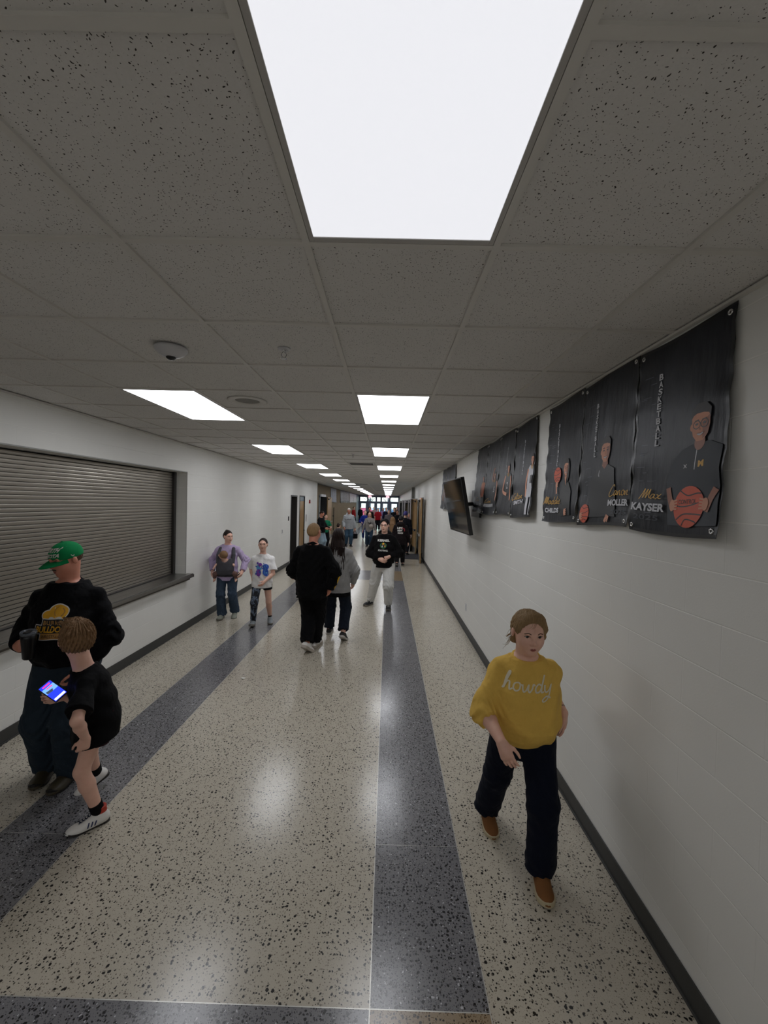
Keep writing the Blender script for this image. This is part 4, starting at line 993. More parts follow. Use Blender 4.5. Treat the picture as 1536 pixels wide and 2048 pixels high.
def pose(x, y, ang, H, hh=None, feet=None, stride=0., lead=1, hands=None, head=(0, 0), lean=0, tw=0, width=.055, hip=None, sag=0, shw=.105, kn=1, leanx=0, nod=0, nk_=None, hd_=None, shd=.052):
    """joints of a figure; hands = {'L': (right, forward, height above floor) in H units, or a world point}"""
    J = {}; f = fwd_of(ang); r = V3((f[1], -f[0], 0)); hh = hh or .132*H; J['H'] = H; J['hh'] = hh; J['f'] = f; J['r'] = r; J['ang'] = ang
    fl = .15*H
    if feet is None:
        feet = {}
        for k, sg in (('L', -1), ('R', 1)):
            fo = stride*H*(1 if (sg < 0) == (lead > 0) else -1)*.5; p = V3((x, y, 0)) + r*sg*width*H + f*fo
            feet[k] = Foot(p[0], p[1], ang + sg*7, fl, (0 if fo >= 0 else min(40, stride*110)) if stride else 0)
    else: feet = {k: (Foot(v[0], v[1], v[2], fl*(v[5] if len(v) > 5 else 1), v[3] if len(v) > 3 else 0, v[4] if len(v) > 4 else 0)) for k, v in feet.items()}
    J['foot'] = feet
    pel = V3((x, y, .515*H - sag*H)); J['pel'] = pel
    ln = math.radians(lean); lx = math.radians(leanx); up = norm(V3((0, 0, 1))*math.cos(ln) + f*math.sin(ln) + r*math.sin(lx)); J['up'] = up
    top = H - hh; nk = pel + up*(.322*H*(1 if hh < .14*H else .94)); nk = V3(nk_) if nk_ is not None else nk; J['nk'] = nk
    rt = math.radians(tw); J['rs'] = norm(r*math.cos(rt) + f*math.sin(-rt)); rs = J['rs']; fs = norm(f*math.cos(rt) + r*math.sin(rt)); J['fs'] = fs
    hy, hp = head; hf = fwd_of(ang+hy); hfw = norm(hf*math.cos(math.radians(hp)) + V3((0, 0, 1))*math.sin(math.radians(hp)))
    Rh = R_of(hfw); J['Rh'] = Rh
    zt = H - hh*.5
    J['hd'] = V3((nk[0], nk[1], zt - .5*sag*H - (1-up[2])*.4*H)) + f*(.012*H + math.sin(ln)*.06*H) + hf*.008*H - V3((0, 0, nod))
    if hd_ is not None: J['hd'] = V3(hd_)
    for k, sg in (('L', -1), ('R', 1)):
        J['sh'+k] = nk + rs*sg*shw*H - up*shd*H; J['hp'+k] = pel + r*sg*.052*H
        an = feet[k].ankle; kn_, an2 = ik(J['hp'+k], an, .245*H, .245*H, f*kn + r*sg*.06); J['kn'+k] = kn_; J['an'+k] = an
        hs = (hands or {}).get(k, (.14*sg, .02, .44))
        w = hs if isinstance(hs, (Vector, np.ndarray)) else V3((x, y, 0)) + rs*hs[0]*H + fs*hs[1]*H + V3((0, 0, hs[2]*H))
        pole = (hands or {}).get(k+'p', -fs*.8 + rs*sg*.5 - V3((0, 0, .3)))
        el, wr = ik(J['sh'+k], V3(w), .172*H, .148*H, pole); J['el'+k] = el; J['wr'+k] = wr
    return J
def decal(name, layers, mats, org, R, bvh, parent, scale=1, step=.05, off=.0022, back=.4, Jt=None):
    org, x, f, z = Vector(org), Vector(R[0]), Vector(R[1]), Vector(R[2])
    def fn(u, v, l):
        p = org + x*u*scale + z*v*scale; h = bvh.ray_cast(p + f*back, -f, back*2)
        q = h[0] if h[0] is not None else p - f*0
        return q + f*(off + .00028*l)
    o = lay(layers, fn, name, mats, parent, step)
    if Jt is not None: o.matrix_parent_inverse = Matrix.Translation(-Jt['L'])
    return o
def Ht(h, *a): return tuple(x*h for x in a)
def person(label, J, skin=SKIN, g=1., top=None, bottom=None, shoe=None, hair=None, res=.006, group=None, face=True, eyes=True, glasses=None, handpose=None, beard=None, name='person', gt=None, arms=1.):
    H, hh, f, r, up = J['H'], J['hh'], J['f'], J['r'], J['up']; gt = gt or g
    fa, fb = J['foot']['L'].o, J['foot']['R'].o
    L = Vector((float(fa[0]+fb[0])/2, float(fa[1]+fb[1])/2, 0))
    root = thing(name, label, 'person', L, 0, group)
    Rh = J['Rh']; hd = J['hd']; X = lambda x, y, z: hd + (Rh[0]*x + Rh[1]*y + Rh[2]*z)*hh
    pel, nk, rs, fs = J['pel'], J['nk'], J['rs'], J['fs']
    def E(x, y, z, a, b, c, k=.02): return Ell(X(x, y, z), (a*hh, b*hh, c*hh), Rh, k*hh/.23)
    # ---- body
    hw = J.get('hw', 1.)
    B = [E(0, -.05, .13, .325*hw, .40, .37), E(0, .07, -.13, .27*hw, .31, .34, .03), E(0, .12, -.34, .195*hw, .22, .15, .03), E(0, .26, -.43, .085*hw, .08, .07, .03)]
    B += [E(sx*.14*hw, .22, -.14, .11*hw, .11, .12, .04) for sx in (-1, 1)]
    if face:
        B += [Cone(X(0, .345, .07), X(0, .435, -.10), .028*hh, .042*hh, .012), E(0, .425, -.125, .048, .045, .038, .01)] + [E(sx*.05, .40, -.145, .032, .036, .028, .008) for sx in (-1, 1)]
        B += [Cone(X(-.16*hw, .30, .115), X(-.03, .335, .10), .045*hh, .045*hh, .03), Cone(X(.16*hw, .30, .115), X(.03, .335, .10), .045*hh, .045*hh, .03)]
        B += [E(0, .352, -.262, .088, .045, .022, .012), E(0, .345, -.302, .07, .045, .026, .012)]
    B += [Ell(X(sx*.348*hw, -.04, -.03), (.034*hh, .078*hh, .12*hh), Rh, .008) for sx in (-1, 1)]
    nr = .222*hh*(g**.5)
    B.append(Cone(nk - up*.01*H, X(0, -.10, -.22), nr*1.12, nr, .03))
    B.append(Cone(nk + V3(rs)*.02*H - up*.02*H, J['shR'] , .026*H*g, .026*H, .03)); B.append(Cone(nk - V3(rs)*.02*H - up*.02*H, J['shL'], .026*H*g, .026*H, .03))
    bs = [(-.25, .075, .058, 0), (0, .09, .065, -.004), (.35, .078, .054, 0), (.7, .085, .058, .002), (.9, .07, .044, 0), (1.0, .04, .036, 0)]
    sec = lambda ss, m=1., o=0: [(t, a*H*m+o, b*H*m+o, c*H) for t, a, b, c in ss]
    B.append(Loft(pel, nk, r, rs, sec(bs, g**.8), .03))
    hp_ = handpose or {}
    for k, sg in (('L', -1), ('R', 1)):
        sh, el, wr = J['sh'+k], J['el'+k], J['wr'+k]; ag = g**.6*arms
        B += [Cone(sh, el, .0290*H*ag, .0235*H*ag, .02), Cone(el, el+(wr-el)*.35, .0235*H*ag, .0245*H*ag, .015), Cone(el+(wr-el)*.35, wr, .0245*H*ag, .0160*H*ag**.6, .012)]
        q = hp_.get(k, {}); dv = q.get('d', norm(wr-el) - V3((0, 0, .15)) + fs*.08); pn = q.get('n', -V3(rs)*sg)
        hl = .105*H*q.get('s', 1); nrm_ = norm(pn); dd = norm(dv); x_ = np.cross(dd, norm(nrm_ - (nrm_@dd)*dd))
        tx = q.get('t', fs + V3((0, 0, .2))); side = 1 if float(x_ @ V3(tx)) > 0 else -1
        if res <= .0095: B += hand_prims(wr, dd, nrm_, hl, side, q.get('curl', .4), q.get('spread', .1), q.get('th', .3))
        else: B += [Cone(wr, wr+dd*hl*.75, .018*H, .014*H, .01)]
        hp, kn, an = J['hp'+k], J['kn'+k], J['an'+k]; lg = g**.6; fo = J['foot'][k]
        B += [Cone(hp, kn, .048*H*lg, .032*H*lg, .03), Cone(kn, kn+(an-kn)*.3, .032*H*lg, .034*H*lg, .02), Cone(kn+(an-kn)*.3, an, .034*H*lg, .0205*H, .015), Cone(an, fo.pt((0, .45*fo.fl, .12*fo.fl)), .02*H, .013*H, .015)]
    cuts = [Cut(E(sx*.135*hw, .385, .030, .058, .055, .028)) for sx in (-1, 1)] if face else []
    body, bvq = sdf_obj('body', B, [skin, M_LIP, M_NAIL], root, res, cuts)
    need_b = face or True
    bb = bvh_of(bvq) if face else None
    # ---- face details
    if face and eyes:
        for sx in (-1, 1):
            m = MB(); c = X(sx*.135*hw, .316, .030); m.lathe([(max(.0005, .05*hh*math.sin(a)), .05*hh*math.cos(a)) for a in [k*PI/12 for k in range(13)]], c=(0, 0, 0), n=20)
            eo = m.build('eye', [M_EYEW, M_IRIS], root, True)
            eo.location = Vector(c) - L; Q = Matrix(((Rh[0][0], -Rh[2][0], Rh[1][0]), (Rh[0][1], -Rh[2][1], Rh[1][1]), (Rh[0][2], -Rh[2][2], Rh[1][2])))
            eo.rotation_euler = Q.to_euler(); eo['_e'] = 1
            for p in eo.data.polygons:
                if p.center.z > .05*hh*.72: p.material_index = 1
        org = X(0, 0, 0); fm = hair.get('brow', hair['m']) if hair else H_BROWN
        for sx in (-1, 1):
            decal('eyebrow', [(stroke([(sx*.07*hw, .11), (sx*.13*hw, .135), (sx*.205*hw, .105)], .022), 0)], [fm], org, Rh, bb, root, hh, .03, .0012)
            decal('eyelid', [(stroke([(sx*.08*hw, .036), (sx*.135*hw, .060), (sx*.195*hw, .038)], .018), 0)], [M_IRIS], org, Rh, bb, root, hh, .03, .0012)
        lp = ([(-.08, -.281), (-.03, -.252), (0, -.262), (.03, -.252), (.08, -.281), (.045, -.318), (0, -.328), (-.045, -.318)], [tuple(range(8))])
        decal('mouth', [(lp, 1), (stroke([(-.075, -.281), (-.03, -.278), (0, -.283), (.03, -.278), (.075, -.281)], .011), 0)], [mat('mouth line', '#5a2f2a', .6), M_LIP], org, Rh, bb, root, hh, .03, .0012)
    # ---- hair
    if hair:
        hm, ty = hair['m'], hair['t']; hw_ = hair.get('w', 1.); P = []; C = []; amp = .004*hair.get('amp', 1); hw = hw*hair.get('w', 1.)
        fz = hair.get('line', .24)
        if ty == 'cap': 
            P = [E(0, -.07, .04, .335, .405, .33)]; C = [Cut(plane=(X(0, 0, .06), Rh[2])), Cut(plane=(X(0, 0, -.14), -Rh[2] )), Cut(plane=(X(0, .10, 0), Rh[1]))]
        else:
            th = hair.get('th', 1.09); P = [E(0, -.085, .14, .325*th*hw, .395*th, .375*th)]
            if hair.get('puff'): P.append(E(0, .08, .36, .24, .26, .15, .05))
            P += [E(0, -.22, -.02, .26*th*hw, .235*th, .26, .05)]
            C = [Cut(E(hair.get('part', 0), .46, -.06, .29*hw, .47, fz+.245), k=.01), Cut(plane=(X(0, .15, -.02), norm(Rh[1]*.8 - Rh[2]*1.0)), k=.008)]
            if ty == 'short': C.append(Cut(plane=(X(0, -.2, hair.get('nape', -.18)), norm(-Rh[2] + Rh[1]*.15)), k=.01)); C += [Cut(Ell(X(sx*.36*hw, .0, -.06), (.12*hh, .15*hh, .22*hh), Rh)) for sx in (-1, 1)]
            if ty in ('bun', 'tied'): C += [Cut(Ell(X(sx*.36*hw, .01, -.06), (.10*hh, .12*hh, .18*hh), Rh)) for sx in (-1, 1)]; C.append(Cut(plane=(X(0, -.2, -.26), norm(-Rh[2] + Rh[1]*.15)), k=.01))
            if ty == 'bun': P.append(E(hair.get('bx', 0), hair.get('by', -.34), hair.get('bz', .40), .15, .13, .14, .01))
            if ty == 'long':
                C = C[:1]; ll = hair.get('len', .26)*H; dn = V3((0, 0, -1)); bk = -fs
                p0 = X(0, -.2, -.1); p1 = nk + bk*.055*H - V3((0, 0, .01)); p2 = p1 + dn*ll + bk*.012*H
                lw = hair.get('lw', 1.)
                P += [Loft(p0, p1, Rh[0], rs, [(0, .33*hh, .24*hh, 0), (1, .40*hh*lw, .17*hh, 0)], .03), Loft(p1, p2, rs, rs, [(0, .40*hh*lw, .15*hh, 0), (.5, .42*hh*lw, .12*hh, 0), (.9, .30*hh*lw, .09*hh, 0), (1, .16*hh*lw, .05*hh, 0)], .02)]
                for sx in (-1, 1): P.append(Cone(X(sx*.33, -.02, .0), X(sx*.36, -.08, -.75), .11*hh, .12*hh, .03)); P.append(Cone(X(sx*.36, -.08, -.75), nk + V3(rs)*sx*.075*H + dn*ll*.45 - fs*.03*H, .12*hh, .06*hh, .03))
            if ty == 'tied': P.append(Cone(X(0, -.42, -.05), X(0, -.55, -.35), .09*hh, .07*hh, .02)); 
            P += hair.get('extra', lambda X, hh: [])(X, hh)
        x0, y0, z0 = Rh
        def hwob(Q):
            q = (Q-hd)/hh; a = np.arctan2(q@x0, q@y0); z = q@z0
            return amp*.42*(np.sin(a*37+z*9+2*np.sin(z*7)) + .7*np.sin(a*61-z*17)) if ty != 'long' else amp*.7*(np.sin((q@V3(rs))*46 + z*3 + np.sin(z*4)*2) + .6*np.sin((q@V3(rs))*83+z*5))
        ho, _ = sdf_obj('hair', P, hm, root, min(res, .006) if res < .009 else res, C, hwob, smooth_it=0 if res < .008 else 1)
    # ---- top
    tvq = None
    if top:
        o = top.get('o', .012)*H/1.7; gg = gt**.9
        hem = top.get('hem', -.18); ts = top.get('sec') or [(hem-.08, .098, .075, .003), (hem+.04, .102, .079, .003), (.1, .104, .08, .004), (.35, .099, .075, .008), (.65, .103, .074, .008), (.86, .092, .060, .003), (.95, .066, .052, 0), (1.0, .052, .047, 0)]
        T = [Loft(pel, nk, r, rs, [(t, a*H*gg+o, b*H*gg+o, c*H) for t, a, b, c in ts], .03)]
        for sg, k in ((-1, 'L'), (1, 'R')):
            sh, el, wr = J['sh'+k], J['el'+k], J['wr'+k]; sl = top.get('sleeve', 1.); lo_ = top.get('loose', .010)*H/1.7*1.0; ag = g**.6*arms
            T.append(Cone(nk + V3(rs)*sg*.015*H - up*.022*H, sh, .034*H*gg, .029*H*ag+lo_*.3, .03))
            if sl <= .6:
                e = sh + (el-sh)*sl*1.55; T.append(Cone(sh, e, .031*H*ag+lo_*.3, .031*H*ag+lo_*1.5, .025, cut=(e, norm(el-sh))))
            else:
                e = el + (wr-el)*(sl-.5)*2*.97; T.append(Cone(sh, el, .029*H*ag+lo_*.35, .029*H*ag+lo_*1.1, .025)); T.append(Cone(el, e, .030*H*ag+lo_*1.2, .0225*H*ag+lo_*top.get('cuffw', .7), .02, cut=(e, norm(wr-el))))
                if top.get('cuff', True): T.append(Cone(e-norm(wr-el)*.035*H, e, .0215*H*ag+lo_*.55, .0205*H*ag+lo_*.45, .008, cut=(e, norm(wr-el))))
        if top.get('hood'):
            hb = nk - fs*.055*H + V3((0, 0, .005*H)); T += [Ell(hb, (.075*H, .045*H, .05*H), np.stack([V3(rs), V3(fs), V3((0, 0, 1))]), .02)]
            for sx in (-1, 1): T.append(Cone(nk + V3(rs)*sx*.05*H + V3((0, 0, .012*H)) - fs*.03*H, nk + fs*.05*H - V3((0, 0, .022*H)) + V3(rs)*sx*.015*H, .022*H, .017*H, .015))
        elif top.get('collar', True):
            n_ = 14
            for i in range(n_):
                a0, a1 = 2*PI*i/n_, 2*PI*(i+1)/n_; cr = nr*1.15+.004
                pc = lambda a: nk + V3(rs)*math.cos(a)*cr + V3(fs)*math.sin(a)*cr*1.05 + up*(.001*H) - V3((0, 0, 1))*math.sin(a)*.012*H
                T.append(Cone(pc(a0), pc(a1), .0085*H, .0085*H, .006))
        hp0 = pel + up*(.30*H)*hem
        C = [Cut(plane=(hp0, -up), k=.006)]
        if top.get('open'): pass
        C.append(Cut(Cone(nk+up*(nr*.95+.003), X(0, -.1, -.15)+up*nr, nr*.97, nr*1.1), k=.004))
        fa_ = top.get('fold', .0035); ph = (H*37) % 6
        el1, el2 = J['elL'], J['elR']
        def twob(Q):
            x, y, z = Q[:, 0], Q[:, 1], Q[:, 2]; w = fa_*1.3*(np.sin(21*z+6*np.sin(9*x+ph)+3*y)*np.sin(17*x+5*np.sin(8*z)+11*y))
            for e in ((el1, el2) if top.get('sleeve', 1) > .6 else ()):
                dd_ = np.sqrt(((Q-e)**2).sum(1)); w = w + fa_*2.1*np.exp(-(dd_/.09)**2)*np.sin(95*z+14*np.sin(20*x)+10*y)
            zz = (Q-hp0)@up; w = w + fa_*1.1*np.exp(-(zz/.08)**2)*np.sin(34*(Q@V3(r))+ph)
            return w
        to, tvq = sdf_obj(top.get('name', 'sweater'), T, top['m'], root, res, C, twob, regions=top.get('reg'))
        if top.get('band'):      # ribbed waistband
            bs_ = [(hem-.01, (ts[1][1])*H*gg+o-.004, ts[1][2]*H*gg+o-.004, ts[1][3]*H), (hem+.12, ts[1][1]*H*gg+o+.001, ts[1][2]*H*gg+o+.001, ts[1][3]*H)]
    # ---- bottoms
    if bottom:
        lg = g**.7; ln_ = bottom.get('len', 1.); lo_ = bottom.get('loose', .012)*H/1.7; bw = bottom.get('hemw', 1.)
        T = [Loft(pel, nk, r, rs, [(-.28, .06*H*g, .055*H*g, 0), (-.12, .092*H*g+.004, .068*H*g+.004, -.004*H), (.05, .096*H*g+.003, .070*H*g+.003, -.004*H), (.16, .088*H*g+.003, .064*H*g+.003, 0)], .03)]
        C = [Cut(plane=(pel + up*.30*H*.17, up), k=.004)]
        for sg, k in ((-1, 'L'), (1, 'R')):
            hp, kn, an = J['hp'+k], J['kn'+k], J['an'+k]; l_ = bottom.get('len'+k, ln_)
            T.append(Cone(hp + V3(r)*sg*.003*H, hp + (kn-hp)*min(1, l_*1.9)*.999, .053*H*lg+lo_, (.040*H*lg + lo_*1.2) if l_ >= .5 else .046*H*lg+lo_*2.0, .03, cut=None if l_ >= .5 else (hp+(kn-hp)*l_*1.9, norm(kn-hp))))
            if l_ > .5:
                e = kn + (an-kn)*((l_-.5)*2)*bottom.get('ext', .93); T.append(Cone(kn, e, .040*H*lg+lo_*1.2, (.027*H*lg+lo_*1.5)*bw, .03, cut=(e, norm(an-kn))))
        ph = H*13 % 6; hems = [J['anL'], J['anR']]; kns = [J['knL'], J['knR']]; fb_ = bottom.get('fold', .003)
        def bwob(Q):
            x, y, z = Q[:, 0], Q[:, 1], Q[:, 2]; w = fb_*.7*np.sin(19*z+6*np.sin(12*x+ph)+4*y)*np.sin(14*x+9*y+ph)
            for e, a_ in ((hems[0], 2.0), (hems[1], 2.0), (kns[0], 1.5), (kns[1], 1.5), (pel, 1.2)):
                dd_ = np.sqrt(((Q-e)**2).sum(1)); w = w + fb_*a_*np.exp(-(dd_/.12)**2)*np.sin(75*z+9*np.sin(18*x+7*y))
            return w
        bo, bq = sdf_obj(bottom.get('name', 'trousers'), T, bottom['m'], root, res, C, bwob, regions=bottom.get('reg'))
    # ---- shoes
    if shoe:
        for k in ('L', 'R'):
            fo = J['foot'][k]; fl = fo.fl*1.08; pt = fo.pt; st = shoe.get('sole', .022); w_ = .175*fl*shoe.get('w', 1)
            if res > .011:
                m = MB(); m.tube([pt((0, -.2*fl, .16*fl)), pt((0, .1*fl, .17*fl)), pt((0, .55*fl, .12*fl)), pt((0, .72*fl, .08*fl))], [.15*fl, .17*fl, .14*fl, .06*fl], 8); so = m.build('shoe', shoe['m'], root, True); continue
            P = [Cone(pt((0, -.12*fl, .16*fl)), pt((0, .12*fl, .17*fl)), .148*fl, .160*fl, .03), Ell(pt((0, .46*fl, .10*fl)), (.190*fl, .345*fl, .150*fl), np.stack([fo.side, fo.d, fo.up]), .04), Cone(pt((0, .05*fl, .28*fl)), pt((0, .30*fl, .17*fl)), .13*fl, .12*fl, .03)]
            if shoe.get('high'): P.append(Cone(pt((0, -.02*fl, .2*fl)), pt((0, -.03*fl, shoe['high']*fl)), .155*fl, .15*fl, .03))
            C = [Cut(plane=(pt((0, 0, st*.9)), -fo.up), k=.003), Cut(plane=(pt((0, 0, (shoe.get('high') or .40)*fl)), fo.up), k=.004)]
            so, svq = sdf_obj('shoe', P, shoe['m'], root, min(res, .005), C, regions=(shoe['reg'](fo, fl) if shoe.get('reg') else None))
            prof = [(-.27, .0), (-.25, .09), (-.18, .14), (-.05, .15), (.15, .15), (.35, .18), (.5, .195), (.62, .18), (.72, .13), (.78, .06), (.795, 0)]
            out = [(a, b) for a, b in prof] + [(a, -b) for a, b in reversed(prof[1:-1])]
            m = MB(); n = len(out); tr = lambda a: shoe.get('toe', .012)*max(0, (a-.45)/.35)**2
            V = [pt((b*fl*shoe.get('w', 1), a*fl, tr(a))) for a, b in out] + [pt((b*fl*1.02*shoe.get('w', 1), a*fl*1.01, st*1.25+tr(a)*1.4)) for a, b in out]
            m.add(V, [tuple(range(n)), tuple(n+i for i in reversed(range(n)))] + [(i, (i+1) % n, n+(i+1) % n, n+i) for i in range(n)])
            m.build('sole', shoe['s'], so, bevel=.003)
            if shoe.get('lace'):
                b2 = bvh_of(svq); Ls = []
                for i in range(5):
                    v = .20+.065*i; Ls.append((stroke([(-.07, v-.02), (.07, v+.03)], .022, False), 0)); Ls.append((stroke([(.07, v-.02), (-.07, v+.03)], .022, False), 0))
                decal('laces', Ls, [shoe['lace']], pt((0, 0, .1*fl)), np.stack([fo.side, fo.up, fo.d]), b2, so, fl, .05, .0015, .3)
            if shoe.get('decal'): shoe['decal'](fo, fl, svq, so, k)
    J['X'] = X; J['tvq'] = tvq; J['bvq'] = bvq
    if glasses:
        m = MB(); hg = hw
        for sx in (-1, 1):
            c0 = (sx*.15*hg, .405, .03); pts = [X(c0[0]+.105*math.cos(a), c0[1]-.03*abs(math.cos(a))*(1 if math.cos(a)*sx > 0 else .2), c0[2]+.075*math.sin(a)) for a in [k*PI/9 for k in range(19)]]
            m.tube(pts, .0022 if res < .01 else .004, 6)
            m.tube([X(sx*.255*hg, .37, .05), X(sx*.345*hg, .18, .05), X(sx*.355*hg, -.04, .03)], .002, 6)
        m.tube([X(-.05, .42, .05), X(0, .43, .06), X(.05, .42, .05)], .002, 6); m.build('glasses', glasses, root, True)
    for ch in root.children:
        if '_e' in ch.keys(): del ch['_e']; continue
        ch.matrix_parent_inverse = Matrix.Translation(-L)
    J['root'] = root; J['L'] = L
    return J
def attach(o, J):
    o.parent = J['root']; o.matrix_parent_inverse = Matrix.Translation(-J['L'])
def chest(J, u=0, v=.6):
    """point and frame on the chest front, v = fraction pelvis to neck"""
    p = J['pel'] + (J['nk']-J['pel'])*v + V3(J['rs'])*u; return p, np.stack([-V3(J['rs']), V3(J['fs']), J['up']])
def bvh_top(J): return bvh_of(J['tvq'])
def A_(u, v, y): return V3(at(u, v, y=y))
INK = {n: mat('shirt ink '+n, c, .7, vary=.06) for n, c in (('cream', '#d8cfb6'), ('white', '#cfcdc8'), ('gold', '#d9a020'), ('black', '#0c0c0d'), ('tan', '#a87b3c'), ('blue', '#2d56b8'), ('purple', '#7a3fa8'), ('lblue', '#5aa0d8'), ('green', '#1c5a38'), ('red', '#8a2030'))}
def ink(vf, n, names): return (vf, names.index(n))
# ---------------------------------------------------------------- girl in the mustard sweater
J = pose(.825, 2.40, 184, 1.475, hh=.226, feet={'R': (.708, 2.715, 178, 12), 'L': (.905, 2.27, 188)}, head=(-4, -8), tw=4, lean=3, shw=.094,
         hands={'R': A_(1003, 1484, 2.13), 'L': A_(1120, 1425, 2.40)+V3((.02, 0, 0)), 'Rp': V3((-.5, .6, -.4)), 'Lp': V3((.15, .7, -.5))})
J['hw'] = 1.12
YS = cloth('mustard knit', '#dcb458', fold=.6, fine=240, fstr=.6)
girl_hair = {'m': H_BLOND, 't': 'tied', 'th': 1.08, 'line': .19, 'amp': 1.6, 'brow': H_BROWN, 'extra': lambda X, hh: [Ell(X(-.285, -.02, -.02), (.06*hh, .15*hh, .25*hh), None, .03), Cone(X(-.27, -.2, .1), X(-.27, -.17, -.33), .07*hh, .04*hh, .03), Cone(X(-.2, .12, .40), X(-.33, .05, .12), .09*hh, .06*hh, .04), Cone(X(.05, .16, .42), X(.31, .06, .1), .09*hh, .06*hh, .04), Cone(X(.33, -.12, -.18), X(.47, -.2, -.42), .03*hh, .008*hh, .01), Cone(X(.32, -.18, -.05), X(.56, -.16, -.28), .025*hh, .006*hh, .01)]}
sec_y = [(-.12, .092, .074, .006), (-.03, .100, .082, .010), (.06, .118, .100, .016), (.2, .130, .110, .02), (.4, .129, .108, .02), (.65, .127, .096, .014), (.84, .106, .07, .004), (.95, .075, .056, 0), (1.0, .062, .052, 0)]
person('girl in mustard sweater walking toward the camera beside the right wall', J, SKIN, g=1.22, gt=1.0, arms=1.0,
       top=dict(m=YS, hem=-.05, sec=sec_y, o=.006, loose=.028, sleeve=.68, cuffw=.8, fold=.005, name='sweater'),
       bottom=dict(m=cloth('navy trousers', '#0d1220', fold=.5, vary=.2), loose=.013, hemw=1.3, ext=.99, fold=.003),
       shoe=dict(m=cloth('tan suede', '#7a5230', fold=.2, fine=500), s=mat('cream rubber', '#b8ab8c', .6), sole=.020, w=1.08, toe=.012, lace=None),
       hair=girl_hair, res=.0042, handpose={'R': dict(d=norm(V3((.34, -.35, -.85))), n=norm(V3((.5, .75, -.2))), curl=.28, t=V3((.8, -.5, .2)), spread=.15), 'L': dict(d=norm(V3((-.02, .05, -1))), n=V3((-1, .1, 0)), curl=.25, t=V3((-.2, -1, 0)))})
names = ['cream']
X_ = J['X']; X = lambda a, b, c: X_(-a, b, c); hh = J['hh']
P = [Cone(X(.25, .14, .34), X(.345, .10, .12), .06*hh, .06*hh, .03), Cone(X(.345, .10, .12), X(.355, .02, -.12), .06*hh, .05*hh, .03), Cone(X(.355, .02, -.12), X(.33, -.04, -.30), .05*hh, .02*hh, .03), Cone(X(.1, .2, .42), X(.25, .14, .34), .06*hh, .06*hh, .03),
     Cone(X(-.22, .17, .33), X(-.33, .08, .14), .07*hh, .05*hh, .03), Cone(X(-.30, -.16, .05), X(-.31, -.2, -.30), .08*hh, .05*hh, .03), Cone(X(-.31, -.2, -.30), X(-.20, -.26, -.42), .05*hh, .03*hh, .03), Cone(X(0, -.42, -.05), X(.0, -.5, -.5), .11*hh, .07*hh, .03)]
o, _ = sdf_obj('hair_lock', P, H_BLOND, J['root'], .0042, [], lambda Q: .0016*np.sin(((Q-J['hd'])@J['Rh'][0])*420 + ((Q-J['hd'])@J['Rh'][1])*300)); attach(o, J)
m = MB(); rn = random.Random(3)
for k in range(9):
    a, b, c_ = -.33-.02*rn.random(), -.12-.12*rn.random(), .05-.35*rn.random(); m.tube([X(a, b, c_), X(a-.08, b-.02, c_-.10-.1*rn.random()), X(a-.13-.1*rn.random(), b+.04*rn.random(), c_-.12-.25*rn.random())], [.0011, .0009, .0005], 4)
for k in range(4):
    a = -.02+.1*rn.random(); m.tube([X(a, .3, .38), X(a-.06, .38, .3), X(a-.12, .40, .24+.03*rn.random())], [.0008, .0007, .0004], 4)
o = m.build('loose_strands', H_BLOND, J['root'], True); attach(o, J); o['kind'] = 'stuff'
c, R = chest(J, .012, .77)
decal('chest_lettering', [ink(fit(script('howdy', .17), -.135, -.085, .135, .05), 'cream', names)], [INK['cream']], c, R, bvh_top(J), J['root'], 1, .03, .003, Jt=J)
m = MB(); w_, e_ = J['wrL'], J['elL']; d_ = norm(e_-w_); c_0 = w_ + d_*.03; a_ = norm(np.cross(d_, V3((0, 1, 0)))); b_ = np.cross(d_, a_)
m.tube([c_0 + (a_*math.cos(t*PI/8)+b_*math.sin(t*PI/8))*.0275 for t in range(17)], .0025, 6); o = m.build('bracelet', M_BLK, J['root'], True); attach(o, J)

# ---------------------------------------------------------------- man in the green cap
J = pose(-2.30, 2.97, 172, 1.735, hh=.232, feet={'R': (-2.465, 3.01, 166, 0), 'L': (-2.262, 2.97, 179, 0)}, head=(30, -16), shw=.099, shd=.066, tw=-4,
         hands={'R': A_(36, 1292, 2.78), 'L': V3((-2.10, 2.84, .86)), 'Rp': V3((-.7, .7, -.5)), 'Lp': V3((.9, .5, -.2))}, sag=.006)
J['hw'] = 1.08
BLKS = cloth('black sweatshirt', '#07070a', fold=.6, fine=260)
cap_hair = {'m': H_BROWN, 't': 'cap', 'brow': H_BROWN}
sec_m = [(-.2, .103, .086, .004), (0, .106, .09, .006), (.08, .118, .104, .012), (.3, .120, .108, .018), (.6, .118, .095, .012), (.84, .104, .07, .003), (.95, .074, .056, 0), (1., .06, .05, 0)]
cupc = A_(57, 1289, 2.66)
person('man in green cap and black sweatshirt holding a dark tumbler by the shutter', J, SKIN2, g=1.15, gt=1.0,
       top=dict(m=BLKS, hem=-.02, sec=sec_m, o=.012, loose=.024, sleeve=1., fold=.006, name='sweatshirt'),
       bottom=dict(m=denim('dark jeans', '#182029', '#2d3a45'), loose=.02, hemw=1.25, ext=1.02, fold=.004, name='jeans'),
       shoe=dict(m=mat('olive leather boot', '#3a3322', .5, bump=.3, bscale=90), s=mat('dark boot sole', '#15120f', .6), sole=.016, w=.92, toe=.03),
       hair=cap_hair, res=.0045, handpose={'R': dict(d=norm(cupc+V3((0, -.01, 0))-J['wrR']+V3((0, -.02, 0))), n=norm(V3((.85, .1, .1))), curl=.72, t=V3((.1, -.2, 1)), th=.7), 'L': dict(curl=.6)})
